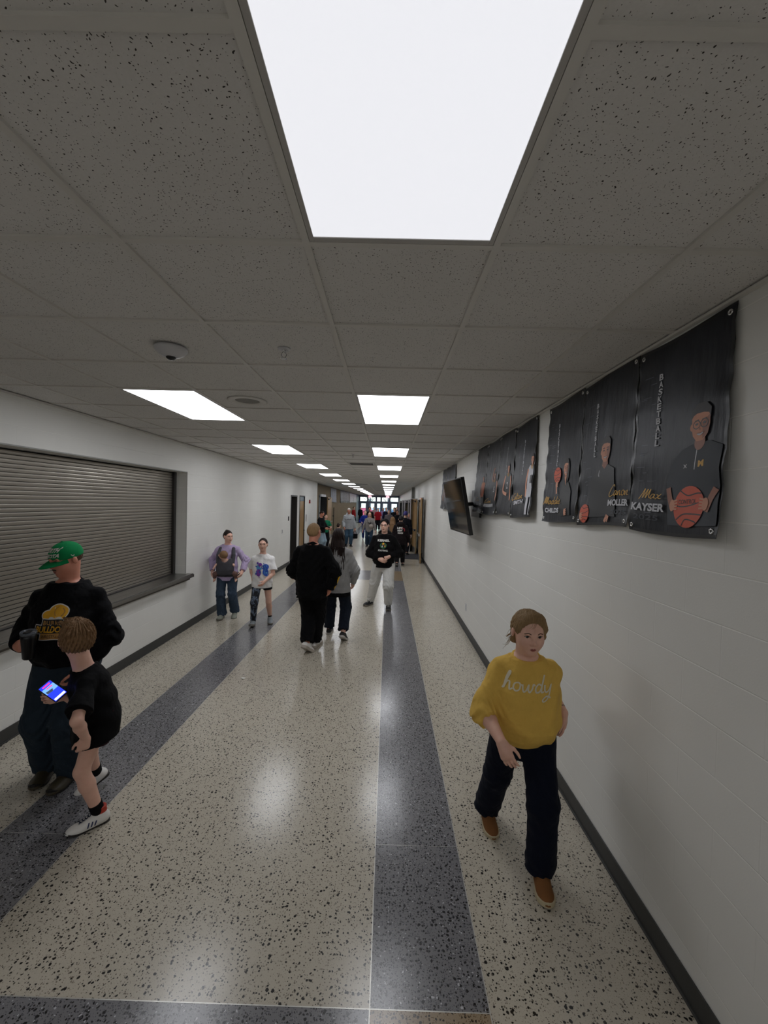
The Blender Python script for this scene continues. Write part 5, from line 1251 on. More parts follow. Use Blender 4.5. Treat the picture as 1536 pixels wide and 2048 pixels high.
X, hh, Rh, L = J['X'], J['hh'], J['Rh'], J['L']
M_CAP = cloth('green cap twill', '#0f7a45', fold=.12, fine=400, vary=.08)
P = [Ell(X(0, -.05, .13), (.392*hh, .46*hh, .40*hh), Rh, .01)]
o, cvq = sdf_obj('cap', P, M_CAP, J['root'], .0045, [Cut(plane=(X(0, 0, .05), norm(-Rh[2]+Rh[1]*.04)), k=.003)], None); attach(o, J); capo = o
m = MB(); n = 18; rows = []
for i in range(n+1):
    t = -1 + 2*i/n; a = t*1.15
    inn = X(.36*math.sin(a), -.05+.43*math.cos(a), .055); drop = -.07*t*t
    outp = X(.36*math.sin(a)*1.02, -.05+.41*math.cos(a)+.38*max(0, math.cos(t*PI/2))**.55, .02 - .05*max(0, math.cos(t*PI/2)) + drop); rows.append((inn, outp))
V = []
for inn, outp in rows:
    for k in range(5): V.append(inn + (outp-inn)*k/4 + Rh[2]*hh*.02*math.sin(k/4*PI))
nv = len(V); V2 = [v - Rh[2]*.0035 for v in V]; F = []
for i in range(n):
    for k in range(4): a = i*5+k; F.append((a, a+1, a+6, a+5)); F.append((nv+a, nv+a+5, nv+a+6, nv+a+1))
    F.append((i*5+4, nv+i*5+4, nv+(i+1)*5+4, (i+1)*5+4))
m.add(V+V2, F); o = m.build('brim', M_CAP, None, True); o.parent = capo
m = MB(); m.lathe([(.001, .006), (.009, .004), (.01, 0)], c=X(0, -.05, .535), n=12); o = m.build('button', M_CAP, None, True); o.parent = capo
cb = bvh_of(cvq)
Rc = np.stack([-Rh[0], Rh[1], Rh[2]]); org = X(0, .0, .31)
dn = ['white', 'black']; Ls = [ink(fit(text_mesh('NORTH', .045, .35), -.058, .003, .058, .029), 'white', dn), ink(fit(text_mesh('DAKOTA', .045, .35), -.060, -.030, .060, -.005), 'white', dn)]
decal('cap_lettering', Ls, [INK['white'], INK['black']], org, Rc, cb, capo, 1, .012, .0015)
Rl = np.stack([-Rh[1]*.86+Rh[0]*.5, -Rh[0]*.86-Rh[1]*.5, Rh[2]]); Rl = np.stack([norm(Rh[1]), norm(-Rh[0]), Rh[2]])
decal('cap_lettering', [(stroke([(-.008, .004), (0, -.006), (.012, .008)], .004), 0)], [INK['white']], X(-.1, -.02, .14), np.stack([Rh[1], -Rh[0], Rh[2]]), cb, capo, 1, .012, .0015)
c, R = chest(J, -.0, .52); nm = ['gold', 'black', 'white', 'tan']
Ls = [ink(ellipse(.02, .085, .058, .05, 24), 'white', nm), ink(ellipse(-.03, .065, .045, .035), 'white', nm),
      ink(ellipse(.02, .084, .053, .045, 24), 'gold', nm), ink(ellipse(-.03, .064, .04, .03), 'gold', nm), ink(stroke([(.02, .12), (.0, .095), (.01, .065)], .005), 'tan', nm), ink(stroke([(.045, .11), (.055, .085), (.04, .06)], .006), 'tan', nm), ink(ellipse(-.01, .05, .016, .008), 'white', nm), ink(ellipse(.03, .05, .016, .008), 'white', nm),
      ink(poly((-.064, .0), (.064, .0), (.064, .048), (-.064, .048)), 'white', nm), ink(poly((-.105, -.045), (.105, -.045), (.105, .012), (-.105, .012)), 'white', nm), ink(poly((-.07, -.08), (.07, -.08), (.07, -.04), (-.07, -.04)), 'white', nm),
      ink(poly((-.06, .0), (.06, .0), (.06, .044), (-.06, .044)), 'black', nm), ink(poly((-.101, -.041), (.101, -.041), (.101, .008), (-.101, .008)), 'black', nm), ink(poly((-.066, -.076), (.066, -.076), (.066, -.041), (-.066, -.041)), 'tan', nm),
      ink(fit(text_mesh('BURKE', .02, 0, 1.2), -.052, .010, .052, .036), 'tan', nm), ink(fit(text_mesh('BULLDOGS', .03, .2), -.096, -.036, .096, .003), 'gold', nm), ink(fit(text_mesh('WRESTLING', .01), -.058, -.068, .058, -.05), 'black', nm)]
decal('chest_print', Ls, [INK[k] for k in nm], c, R, bvh_top(J), J['root'], 1.08, .02, .003, Jt=J)
decal('moustache', [(stroke([(-.10, -.235), (-.05, -.215), (0, -.225), (.05, -.215), (.10, -.235)], .05), 0)], [mat('grey moustache', '#4a3c34', .9)], X(0, 0, 0), Rh, bvh_of(J['bvq']), J['root'], hh, .03, .002, Jt=J)
# tumbler
r = thing('tumbler', 'dark insulated tumbler with clear lid held by the man in green cap', 'tumbler', tuple(cupc - V3((0, 0, .09))), 0)
r.rotation_euler = (.12, .1, 0)
m = MB(); m.lathe([(.001, 0), (.030, 0), (.033, .006), (.036, .07), (.0415, .14), (.0425, .172), (.039, .172), (.034, .03), (.001, .028)], n=32); m.build('cup', mat('black coated steel', '#0d0e10', .35, metal=.3), r, True)
m = MB(); m.lathe([(.0435, .168), (.045, .172), (.045, .182), (.042, .186), (.038, .180), (.001, .176)], n=32); m.build('lid', mat('smoked clear lid', '#5b5f66', .12, alpha=.75), r, True)
m = MB(); m.box(-.012, .012, -.03, .018, .182, .189); m.build('slider', M_BLK, r, bevel=.002)

# ---------------------------------------------------------------- boy with a phone, back of head towards the viewer
toe = at(184, 1580, z=0)
J = pose(-1.812, 2.60, 232, 1.335, hh=.232, nk_=A_(168, 1336, 2.55), hd_=A_(154, 1276, 2.52), feet={'L': (-1.772, 2.553, 226, 0, 0, 1.0), 'R': (toe.x+.05, toe.y+.05, 236, 30, 0, 1.0)}, head=(86, 10), lean=8, shw=.098,
         hands={'L': A_(171, 1476, 2.38), 'R': A_(128, 1392, 2.50), 'Lp': V3((.35, -.9, 0)), 'Rp': V3((.2, .6, -.5))})
J['hw'] = 1.08
TEE = cloth('black tee', '#060608', fold=.5, fine=300)
def shoe_reg(fo, fl):
    def reg(C):
        q = (C - fo.pt((0, 0, 0))); y = q@fo.d/fl; z = q@fo.up/fl
        return np.where((z > .37) & (y < .12), 1, 0)
    return reg
M_SWH = mat('white shoe leather', '#dcd9d4', .45, vary=.06)
def stripes(fo, fl, svq, so, k):
    b = bvh_of(svq)
    for sg in (-1, 1):
        Ls = [(poly((.12+.085*i, .12), (.155+.085*i, .12), (.115+.085*i, .25), (.08+.085*i, .25)), 0) for i in range(3)]
        decal('side_stripes', Ls, [mat('navy stripe', '#1b2450', .5)], fo.pt((0, 0, 0)), np.stack([fo.d, fo.side*sg, fo.up]), b, so, fl, .05, .0015, .25)
person('boy in black t-shirt with back of head toward the camera, holding a lit phone', J, SKIN, g=.95, gt=1.1,
       top=dict(m=TEE, hem=-.34, sec=[(-.45, .116, .092, .040), (-.3, .112, .090, .028), (0, .104, .084, .010), (.35, .1, .078, 0), (.7, .1, .07, 0), (.88, .092, .056, 0), (.97, .056, .046, 0), (1, .048, .042, 0)], o=.014, sleeve=.5, loose=.024, fold=.006, name='t_shirt'),
       bottom=dict(m=cloth('maroon black shorts', '#2a0f16', fold=.5), len=.24, loose=.024, fold=.003, name='shorts'),
       shoe=dict(m=[M_SWH, mat('red shoe collar', '#a8321f', .6)], s=mat('dark gum sole', '#2b2724', .5), sole=.012, high=.52, reg=shoe_reg, lace=mat('navy lace', '#161c3a', .7), decal=stripes, w=.95),
       hair={'m': H_LBROWN, 't': 'short', 'th': 1.08, 'line': .25, 'nape': -.2, 'amp': 3.2, 'extra': lambda X, hh: [Cone(X(.16-.09*i, -.05+.1*(i % 3), .42), X(.10-.12*i, .12+.12*(i % 2), .53-.03*abs(i-2)), .06*hh, .012*hh, .02) for i in range(5)] + [Cone(X(.2-.1*i, -.35, .3), X(.24-.12*i, -.46, .36-.05*(i % 2)), .05*hh, .01*hh, .015) for i in range(5)]}, res=.0042, eyes=False,
       handpose={'L': dict(d=norm(V3((-.25, .1, -.9))), n=norm(V3((-.6, .6, 0))), curl=.5, t=V3((-.5, -.6, .3))), 'R': dict(d=norm(V3((-.85, -.35, -.1))), n=norm(V3((.2, -.7, .6))), curl=.55, t=V3((.1, .1, 1)), th=.7)})
for k in ('L', 'R'):
    fo = J['foot'][k]; an = J['an'+k]; kn_ = J['kn'+k]; u_ = norm(kn_-an)
    o, _ = sdf_obj('sock', [Cone(an - u_*.02, an + u_*.085, .036, .038, .01, cut=(an+u_*.085, u_))], cloth('black sock', '#0c0c0e', fold=.3), J['root'], .005); attach(o, J)
# shield print on the chest (only its near half shows)
c, R = chest(J, .03, .40); nm = ['white', 'black']
sh_ = [(-.075, .08), (0, .11), (.075, .08), (.085, .0), (.06, -.075), (0, -.11), (-.06, -.075), (-.085, 0)]
Ls = [ink((sh_, [tuple(range(8))]), 'white', nm), ink(stroke([(x*.9, y*.92) for x, y in sh_+sh_[:1]], .006, False), 'black', nm), ink(fit(text_mesh('KF', .04), -.05, .01, .05, .055), 'black', nm), ink(fit(text_mesh('JUG', .04), -.055, -.05, .055, -.005), 'black', nm)]
decal('chest_print', Ls, [INK[k] for k in nm], c, R, bvh_top(J), J['root'], 1.0, .02, .003, Jt=J)
# phone
pc = Vector(A_(106, 1382, 2.44)); ax_ = (Vector(A_(129, 1398, 2.42)) - Vector(A_(84, 1367, 2.46))).normalized(); n_ = (Vector((0, 0, CAMZ))-pc).normalized(); n_ = (n_ + Vector((-.2, 0, .35))).normalized()
wy = n_.cross(ax_).normalized(); n_ = ax_.cross(wy).normalized(); n_ = n_ if n_.z > 0 else -n_
MP = Matrix((ax_, wy, n_)).transposed().to_4x4(); MP.translation = pc
r = thing('phone', 'phone with a lit blue screen held by the boy in black t-shirt', 'phone', tuple(pc)); r.matrix_world = MP
m = MB(); m.box(-.077, .077, -.038, .038, -.005, .004); m.build('case', M_BLK, r, bevel=.006)
def scrm(n, c, e=.32): return mat('phone screen '+n, c, .3, emit=e, vary=.02)
lay([(poly((-.071, -.033), (.071, -.033), (.071, .033), (-.071, .033)), 0), (poly((-.045, -.033), (.0, -.033), (.0, .033), (-.045, .033)), 1), (poly((.052, -.03), (.068, -.03), (.068, .03), (.052, .03)), 3), (poly((-.062, -.02), (-.052, -.02), (-.052, .022), (-.062, .022)), 2), (poly((-.038, -.012), (-.03, -.012), (-.03, .02), (-.038, .02)), 2), (poly((-.02, -.028), (.0, -.028), (.004, .0), (-.014, .01)), 4)],
    lambda u_, v_, l: Vector((u_, v_, .0045+.0004*l)), 'screen', [scrm('blue', '#1a2ad8', .5), scrm('sky', '#5a86e0', .4), scrm('pink', '#d0306a', .4), scrm('white', '#c0c8ea', .4), scrm('grey', '#3a4a5c', .2)], r, .2)
# ---------------------------------------------------------------- lavender sweater, baby in a carrier
J = pose(-2.765, 7.16, 172, 1.52, feet={'R': (-2.83, 7.11, 176, 0), 'L': (-2.655, 7.26, 168, 20)}, head=(-42, -4), shw=.1, leanx=0,
         hands={'R': A_(425, 1143, 7.12), 'L': A_(484, 1143, 7.05), 'Rp': V3((-.6, .7, -.1)), 'Lp': V3((.6, .7, -.1))})
person('woman in lavender sweater carrying a baby in a grey carrier by the left wall', J, SKIN, g=1.02, gt=1.02,
       top=dict(m=cloth('lavender knit', '#b3a2c2', fold=.5), hem=-.26, o=.014, loose=.022, sleeve=.97, fold=.005, name='sweater'),
       bottom=dict(m=denim('blue jeans', '#2a3644', '#46566a'), loose=.010, hemw=1.5, ext=1.0, name='jeans'),
       shoe=dict(m=mat('grey green sneaker', '#8d9084', .7), s=mat('grey sole', '#6f6a60', .6), sole=.02),
       hair={'m': H_DARK, 't': 'bun', 'th': 1.08, 'line': .17, 'bz': .42, 'by': -.3}, res=.006)
JW = J
pel, nk, rs, fs, up = J['pel'], J['nk'], V3(J['rs']), V3(J['fs']), J['up']
M_CARR = cloth('charcoal carrier fabric', '#4c4b50', fold=.4)
def W(a, b, c): return pel + rs*a + fs*b + up*c
P = [Loft(W(0, .185, .0), W(0, .175, .27), rs, rs, [(0, .125, .05, 0), (.3, .15, .075, .0), (.75, .14, .065, 0), (1, .115, .045, 0)], .02)]
o, _ = sdf_obj('baby_carrier', P, M_CARR, J['root'], .006, [Cut(Cone(W(0, .16, .18), W(0, .16, .40), .07, .09), k=.01)]); attach(o, J); carr = o
for sg in (-1, 1):
    pts = [W(sg*.12, .17, .2), W(sg*.125, .13, .33), W(sg*.105, .06, .425), W(sg*.10, -.04, .42), W(sg*.09, -.13, .3)]
    o, _ = sdf_obj('shoulder_strap', [Cone(pts[i], pts[i+1], .032, .032, .01) for i in range(4)], M_CARR, J['root'], .006); attach(o, J)
P = [Cone(W(.15*math.cos(t*PI/8)*1.15, .13*math.sin(t*PI/8)*1.1, -.02), W(.15*math.cos((t+1)*PI/8)*1.15, .13*math.sin((t+1)*PI/8)*1.1, -.02), .028, .028, .01) for t in range(16)]
o, _ = sdf_obj('waist_belt', P, M_CARR, J['root'], .006); attach(o, J)
o, _ = sdf_obj('belt_end', [Cone(W(-.16, .08, -.02), W(-.18, .09, -.13), .016, .014, .01)], M_BLK, J['root'], .006); attach(o, J)
# the baby: head resting on the chest, arms and legs either side of the carrier
hb = W(.035, .17, .325); r_ = thing('person', 'baby with light brown hair facing inward in the grey carrier', 'person', tuple(W(0, .17, 0)))
Lb_ = Vector(W(0, .17, 0)); Rb = R_of(norm(-fs + rs*.9 + up*.1))
bp = [Ell(hb, (.062, .07, .068), Rb, .01), Ell(hb + Rb[1]*.035 - V3((0, 0, .025)), (.045, .04, .04), Rb, .02), Ell(hb + Rb[1]*.078 - V3((0, 0, .012)), (.01, .012, .01), Rb, .006), Ell(hb + Rb[1]*.03 - Rb[0]*.062, (.008, .016, .02), Rb, .004), Ell(hb + Rb[1]*.0 + Rb[0]*.062, (.008, .016, .02), Rb, .004),
      Loft(W(.01, .14, .03), W(.02, .15, .26), rs, rs, [(0, .085, .05, 0), (.6, .085, .055, 0), (1, .06, .045, 0)], .02), Cone(W(.02, .15, .25), hb, .04, .04, .02)]
for sg in (-1, 1): bp += [Cone(W(sg*.07, .16, .06), W(sg*.165, .17, .01), .038, .03, .02), Cone(W(sg*.165, .17, .01), W(sg*.175, .15, -.09), .03, .02, .01), Cone(W(sg*.175, .15, -.09), W(sg*.178, .19, -.11), .02, .014, .01), Cone(W(sg*.08, .16, .22), W(sg*.15, .20, .16), .025, .018, .01)]
bp += [Cone(W(.15, .20, .16), W(.168, .23, .12), .017, .015, .006)] + [Cone(W(.168, .23, .12), W(.165+.006*q, .25, .095+.008*q), .007, .005, .003) for q in range(4)]
o, _ = sdf_obj('body', bp, SKIN, r_, .005); o.matrix_parent_inverse = Matrix.Translation(-Lb_)
o, _ = sdf_obj('hair', [Ell(hb - Rb[1]*.012 + V3((0, 0, .014)), (.068, .072, .07), Rb, .01)], H_LBROWN, r_, .005, [Cut(Ell(hb + Rb[1]*.085 - V3((0, 0, .02)), (.06, .07, .07), Rb))]); o.matrix_parent_inverse = Matrix.Translation(-Lb_)
for sg in (-1, 1):
    o, _ = sdf_obj('trousers', [Cone(W(sg*.07, .16, .06), W(sg*.165, .17, .01), .046, .038, .02), Cone(W(sg*.165, .17, .01), W(sg*.174, .155, -.05), .038, .03, .01)], cloth('baby trousers', '#6f5650'), r_, .005); o.matrix_parent_inverse = Matrix.Translation(-Lb_)

# ---------------------------------------------------------------- girl in the printed white tee
J = pose(-2.03, 6.76, 168, 1.44, hh=.205, feet={'R': (-2.165, 6.73, 172, -8), 'L': (-1.955, 6.97, 160, 14)}, head=(2, 2), shw=.094,
         hands={'R': A_(506, 1158, 6.74), 'L': A_(529, 1163, 6.56), 'Rp': V3((-.5, .8, 0)), 'Lp': V3((.6, .7, 0))})
LEGG = NT('patterned legging'); v_ = LEGG.coords('Object', (14, 14, 9)); no_ = LEGG.noise(v_, 1.6, 5, .75); f_ = LEGG.math('GREATER_THAN', no_.outputs['Fac'], .535)
LEGG.l(LEGG.mix(f_, srgb('#10131c'), srgb('#6d7c92')), LEGG.b.inputs['Base Color']); LEGG.b.inputs['Roughness'].default_value = .7
def leg_reg(C):
    q = (C - J['pel']); side = q@V3(J['r']); zz = C[:, 2]
    lowL = (side < -.01) & (zz < J['pel'][2]-.155)
    pat = (side > .0) & (zz < J['pel'][2]-.09)
    return np.where(pat, 1, np.where(lowL, 2, 0))
person('girl in white printed t-shirt and one patterned long legging', J, SKIN, g=.92, gt=1.05,
       top=dict(m=cloth('white tee cotton', '#ebe9e7', fold=.5), hem=-.24, o=.014, loose=.022, sleeve=.5, fold=.005, name='t_shirt'),
       bottom=dict(m=[cloth('black sport fabric', '#101218', fold=.3), LEGG.m, mat('grey blue band', '#5a6a82', .7)], loose=.005, hemw=1.05, lenL=.22, lenR=1, ext=.98, fold=.0015, reg=leg_reg, name='sport_tights'),
       shoe=dict(m=mat('grey sneaker', '#8b9296', .7), s=mat('grey sole', '#6f6a60', .6), sole=.024),
       hair={'m': H_DARK, 't': 'tied', 'th': 1.07, 'line': .18}, res=.0058)
o, _ = sdf_obj('sock', [Cone(J['anL']-V3((0, 0, .02)), J['anL']+norm(J['knL']-J['anL'])*.075, .031, .033, .01, cut=(J['anL']+norm(J['knL']-J['anL'])*.075, norm(J['knL']-J['anL'])))], cloth('black sock', '#0c0c0e'), J['root'], .006); attach(o, J)
c, R = chest(J, 0, .42); nm = ['blue', 'lblue', 'purple', 'black', 'white']; rn = random.Random(5)
Ls = [ink(ellipse(.05, .06, .055, .05), 'blue', nm), ink(ellipse(.055, -.02, .045, .06), 'blue', nm), ink(ellipse(-.045, .05, .045, .045), 'lblue', nm), ink(ellipse(-.055, -.03, .04, .06), 'purple', nm), ink(ellipse(-.03, .1, .03, .03), 'purple', nm), ink(ellipse(.0, .065, .03, .02), 'white', nm)]
for _ in range(26): Ls.append(ink(ellipse(rn.uniform(-.1, .1), rn.uniform(-.1, .13), rn.uniform(.006, .022), rn.uniform(.006, .02), 10), rn.choice(['blue', 'lblue', 'purple', 'blue']), nm))
Ls += [ink(stroke([(.02, .1), (.05, .04), (.03, -.06)], .008), 'lblue', nm), ink(stroke([(-.09, .0), (-.05, -.06), (-.04, -.11)], .01), 'purple', nm)]
decal('chest_print', Ls, [INK[k] for k in nm], c, R, bvh_top(J), J['root'], 1.0, .02, .003, Jt=J)

# ---------------------------------------------------------------- couple walking away
J = pose(-1.01, 5.66, 4, 1.765, hh=.235, feet={'L': (-1.075, 5.50, 22, 34), 'R': (-.985, 5.82, 12, 0)}, head=(14, -4), shw=.106,
         hands={'L': (-.10, .115, .53), 'R': A_(664, 1176, 5.62)-V3((.03, 0, 0)), 'Lp': V3((-.9, -.5, -.2)), 'Rp': V3((.6, -.5, -.3))})
J['hw'] = 1.05
BJK = cloth('black jacket', '#050506', fold=.6)
secj = [(-.35, .112, .094, .0), (-.2, .113, .096, 0), (0, .116, .098, .004), (.35, .118, .098, .006), (.65, .118, .088, .004), (.84, .104, .07, 0), (.95, .076, .058, 0), (1., .06, .052, 0)]
person('man with cropped sandy hair in black jacket walking away in white sneakers', J, SKIN2, g=1.12, gt=1.0,
       top=dict(m=BJK, hem=-.30, sec=secj, o=.012, loose=.03, sleeve=1., fold=.007, name='jacket', hood=False),
       bottom=dict(m=cloth('black trousers', '#09090b', fold=.5), loose=.024, hemw=1.0, ext=.97, fold=.005),
       shoe=dict(m=mat('white sneaker', '#e2dfda', .6), s=mat('off white sole', '#b0a79c', .6), sole=.03, w=1.08),
       hair={'m': H_SANDY, 't': 'short', 'th': 1.03, 'line': .24, 'amp': 1.5, 'nape': -.27}, glasses=mat('clear glasses frame', '#5c5c60', .3), res=.0062, eyes=False)
el, wr = J['elR'], J['wrR']; d_ = norm(wr-el); sd = norm(V3((.9, -.35, 0)) - d_*float(d_@V3((.9, -.35, 0))))
m = MB(); m.tube([el + d_*.02 + sd*.082, el + (wr-el)*.5 + sd*.073, wr - d_*.01 + sd*.056], [.014, .015, .013], 8); o = m.build('sleeve_stripe', mat('yellow stripe', '#d6a812', .7), J['root'], True); attach(o, J)
J = pose(-.735, 6.20, 6, 1.665, hh=.22, feet={'R': (-.625, 6.03, 12, 30), 'L': (-.87, 6.45, 0, 0)}, head=(0, -6), shw=.1,
         hands={'R': (.13, .10, .50), 'L': (-.13, .10, .50), 'Rp': V3((.7, -.5, -.3)), 'Lp': V3((-.7, -.5, -.3))})
J['hw'] = 1.0
def wom_reg(C):
    return np.where(C[:, 2] < J['pel'][2]-.135, 1, 0)
person('woman with long dark hair in grey top walking away beside the man in black', J, SKIN, g=1.12, gt=1.05,
       top=dict(m=[cloth('grey sweatshirt', '#989796', fold=.5), cloth('black undershirt', '#0b0b0d')], hem=-.39, o=.026, loose=.022, sleeve=1., fold=.005, name='sweatshirt', reg=wom_reg),
       bottom=dict(m=denim('dark blue jeans', '#12161e', '#1f2836'), loose=.012, hemw=1.2, ext=.90, fold=.004, name='jeans'),
       shoe=dict(m=mat('black sneaker', '#141416', .6), s=mat('white sneaker sole', '#b8b4ae', .6), sole=.024),
       hair={'m': H_DARK, 't': 'long', 'th': 1.1, 'len': .28, 'line': .26, 'lw': 1.4, 'amp': 1.6}, res=.0062, eyes=False)
for k in ('L', 'R'):
    kn_, an = J['kn'+k], J['an'+k]; e = kn_ + (an-kn_)*.87; u_ = norm(kn_-an)
    o, _ = sdf_obj('trouser_cuff', [Cone(e-u_*.005, e+u_*.05, .074, .074, .004, cut=(e+u_*.05, u_))], cloth('pale denim cuff', '#5a6470'), J['root'], .006, [Cut(plane=(e-u_*.005, -u_), k=.003)]); attach(o, J)
# small child mostly hidden in front of the man in black
J = pose(-1.80, 8.6, 8, 1.12, hh=.20, stride=.12)
person('small child in dark clothes mostly hidden behind the man in black jacket', J, SKIN, top=dict(m=BJK, o=.014, loose=.02), bottom=dict(m=cloth('black trousers', '#09090b')), shoe=dict(m=mat('black sneaker', '#141416', .6), s=mat('white sneaker sole', '#b8b4ae', .6)), hair={'m': H_BROWN, 't': 'short'}, res=.010, face=False)

# ---------------------------------------------------------------- boy in the black hoodie
J = pose(-.045, 8.06, 186, 1.755, feet={'R': (-.30, 8.36, 212, 0), 'L': (.065, 8.06, 180, 0)}, head=(6, -2), shw=.1, sag=.004,
         hands={'R': A_(758, 1118, 7.86), 'L': A_(779, 1113, 7.86), 'Rp': V3((-.8, .4, -.3)), 'Lp': V3((.8, .4, -.3))})
J['hw'] = 1.04
person('teenage boy in black football hoodie and light grey sweatpants with clasped hands', J, SKIN, g=1.1, gt=1.0, 
       top=dict(m=cloth('black hoodie', '#0b0a0b', fold=.6), hem=-.14, sec=sec_m, o=.012, loose=.026, sleeve=1., fold=.006, hood=True, name='hoodie'),
       bottom=dict(m=cloth('light grey fleece', '#d2d1cd', fold=.6), loose=.024, hemw=.85, ext=.96, fold=.006, name='sweatpants'),
       shoe=dict(m=mat('black mesh shoe', '#17171a', .7), s=mat('grey brown sole', '#7a7268', .6), sole=.022, lace=mat('pale lace', '#a09c96', .7)),
       hair={'m': H_BLACK, 't': 'short', 'th': 1.12, 'line': .26, 'puff': True, 'amp': 2}, glasses=mat('dark red glasses frame', '#2a1016', .3), res=.0058,
       handpose={'R': dict(d=norm(V3((.8, -.35, -.25))), n=V3((.2, 1, 0)), curl=.35, t=V3((0, 0, 1))), 'L': dict(d=norm(V3((-.85, -.15, -.35))), n=V3((-.1, 1, 0)), curl=.4, t=V3((0, 0, 1)))})
c, R = chest(J, 0, .62); nm = ['white', 'gold', 'green', 'black']
Ls = [ink(fit(text_mesh('KERNEL', .05), -.105, .075, .105, .115), 'white', nm), ink(ellipse(0, .01, .058, .05), 'green', nm), ink(ellipse(0, .012, .042, .034), 'black', nm), ink(ellipse(.0, .04, .018, .02), 'gold', nm),
      ink(ellipse(-.018, -.005, .008, .016), 'white', nm), ink(ellipse(.03, .0, .008, .016), 'gold', nm), ink(fit(text_mesh('FOOTBALL', .04), -.085, -.088, .085, -.06), 'white', nm)]
decal('chest_print', Ls, [INK[k] for k in nm], c, R, bvh_top(J), J['root'], 1.1, .02, .003, Jt=J)

# ---------------------------------------------------------------- people further down the corridor
def far(label, u, Y, H, ang, topc, botc, hair, res=.011, skin=SKIN, stride=.1, g=1., shoec='#17171a', arms=None, top=None, bottom=None, hd=(0, 0), lead=1, sag=0, z=None, lean=0, ht=None):
    x = at(u, 1030, y=Y).x
    J = pose(x, Y, ang, H, stride=stride, lead=lead, hands=arms, head=hd, sag=sag, lean=lean)
    t = dict(m=cloth('cloth '+topc, topc), o=.014, loose=.022, fold=.004, hem=-.15); t.update(top or {})
    b = dict(m=(denim('denim '+botc[1:], '#'+botc[1:], '#'+botc[1:]) if botc[0] == 'd' else cloth('cloth '+botc, botc)), loose=.014); b.update(bottom or {})
    person(label, J, skin, g=g, top=t, bottom=b, shoe=dict(m=mat('shoe '+shoec, shoec, .6), s=mat('grey sole', '#6f6a60', .6)), hair=ht or {'m': hair, 't': 'short', 'th': 1.06}, res=res, eyes=False, face=res < .0105)
    return J
J = far('white-haired man in grey hoodie and blue jeans looking down, left of centre', 698, 19.3, 1.78, 168, '#a0a3a6', 'd3c5468', H_WHITE, .0095, SKIN2, .1, 1.15, arms={'R': (.13, .1, .5), 'L': (-.17, .03, .43)}, top=dict(hood=True, hem=-.2, o=.02), hd=(28, -30), ht={'m': H_WHITE, 't': 'short', 'th': 1.06})
c, R = chest(J, 0, .6); decal('chest_lettering', [(stroke([(-.09, 0), (-.04, .012), (0, 0), (.05, .012), (.09, .0)], .016), 0)], [INK['black']], c, R, bvh_top(J), J['root'], 1, .03, .004, Jt=J)
w = J['wrL']; r = thing('bag', 'black bag hanging from the hand of the white-haired man', 'bag', tuple(w-V3((0, 0, .47)))); m = MB(); m.box(-.13, .13, -.07, .07, .0, .22); m.build('body', cloth('black nylon', '#101114'), r, bevel=.03)
m = MB(); m.tube([(-.07, 0, .22), (-.05, 0, .33), (0, 0, .37), (.05, 0, .33), (.07, 0, .22)], .012, 6); m.build('handle', M_BLK, r, True)
J = far('woman in grey cardigan with a pale sling bag walking toward the camera', 739.5, 19.4, 1.62, 184, '#8a8581', 'd26384a', H_LBROWN, .0095, SKIN, .12, 1., arms={'R': (.2, .03, .42), 'L': (-.19, .05, .45)}, top=dict(hem=-.3, o=.02), bottom=dict(hemw=1.5, loose=.016), ht={'m': H_LBROWN, 't': 'long', 'th': 1.06, 'len': .10, 'line': .3})
pel, nk, rs, fs, up = J['pel'], J['nk'], V3(J['rs']), V3(J['fs']), J['up']
def W(a, b, c): return pel + rs*a + fs*b + up*c
o, _ = sdf_obj('undershirt', [Loft(W(0, .075, -.08), W(0, .07, .40), rs, rs, [(0, .085, .07, 0), (.6, .08, .075, 0), (1, .05, .05, 0)], .02)], cloth('pale shirt', '#a3a392'), J['root'], .0095); attach(o, J)
p = W(-.10, .235, .14); r = thing('bag', 'pale round sling bag on chest of the woman in grey cardigan', 'bag', tuple(p)); m = MB(); m.lathe([(.001, -.035), (.08, -.03), (.10, 0), (.08, .03), (.001, .035)], n=20, M=Matrix.Rotation(PI/2, 4, 'X')); m.build('pouch', cloth('pale bag fabric', '#a39a92'), r, True)
m = MB(); m.tube([V3((.04, -.0, .08)), W(.05, .17, .30)-p, W(.09, .10, .42)-p, W(.10, -.02, .40)-p], .014, 6); m.tube([V3((-.03, .0, .09)), W(-.06, .16, .33)-p, W(-.07, .06, .43)-p], .012, 6); m.build('strap', M_BLK, r, True)
J = far('person in black sweatshirt with white lettering on the back walking away', 802, 13.6, 1.66, 2, '#1a1416', '#0d0d10', H_BLACK, .0085, SKIN, .16, 1.05, arms={'R': (.16, .05, .45), 'L': (-.15, .08, .46)}, top=dict(hood=True, hem=-.28, o=.024, loose=.03), shoec='#0f0f11', lead=-1)
c = J['pel'] + (J['nk']-J['pel'])*.58; R = np.stack([V3(J['rs']), -V3(J['fs']), J['up']]); nm = ['white', 'red']
Ls = [ink(fit(text_mesh('LIFE', .06), -.11, .07, .07, .135), 'white', nm), ink(fit(text_mesh('NEW', .06), -.10, -.01, .06, .05), 'white', nm), ink(fit(text_mesh('MAN', .06), -.09, -.09, .08, -.03), 'white', nm), ink(stroke([(.03, .1), (.12, .08), (.13, .0)], .03), 'red', nm)]
decal('back_lettering', Ls, [INK[k] for k in nm], c, R, bvh_top(J), J['root'], 1, .03, .004, Jt=J)
m = MB(); nk = J['nk']; m.tube([nk + V3(J['rs'])*.09*math.cos(a) - V3(J['fs'])*.085*math.sin(a)*1.1 - V3((0, 0, .03+.015*math.sin(a))) for a in [PI*k/10 for k in range(11)]], .007, 6); attach(m.build('collar_band', INK['white'], J['root'], True), J)
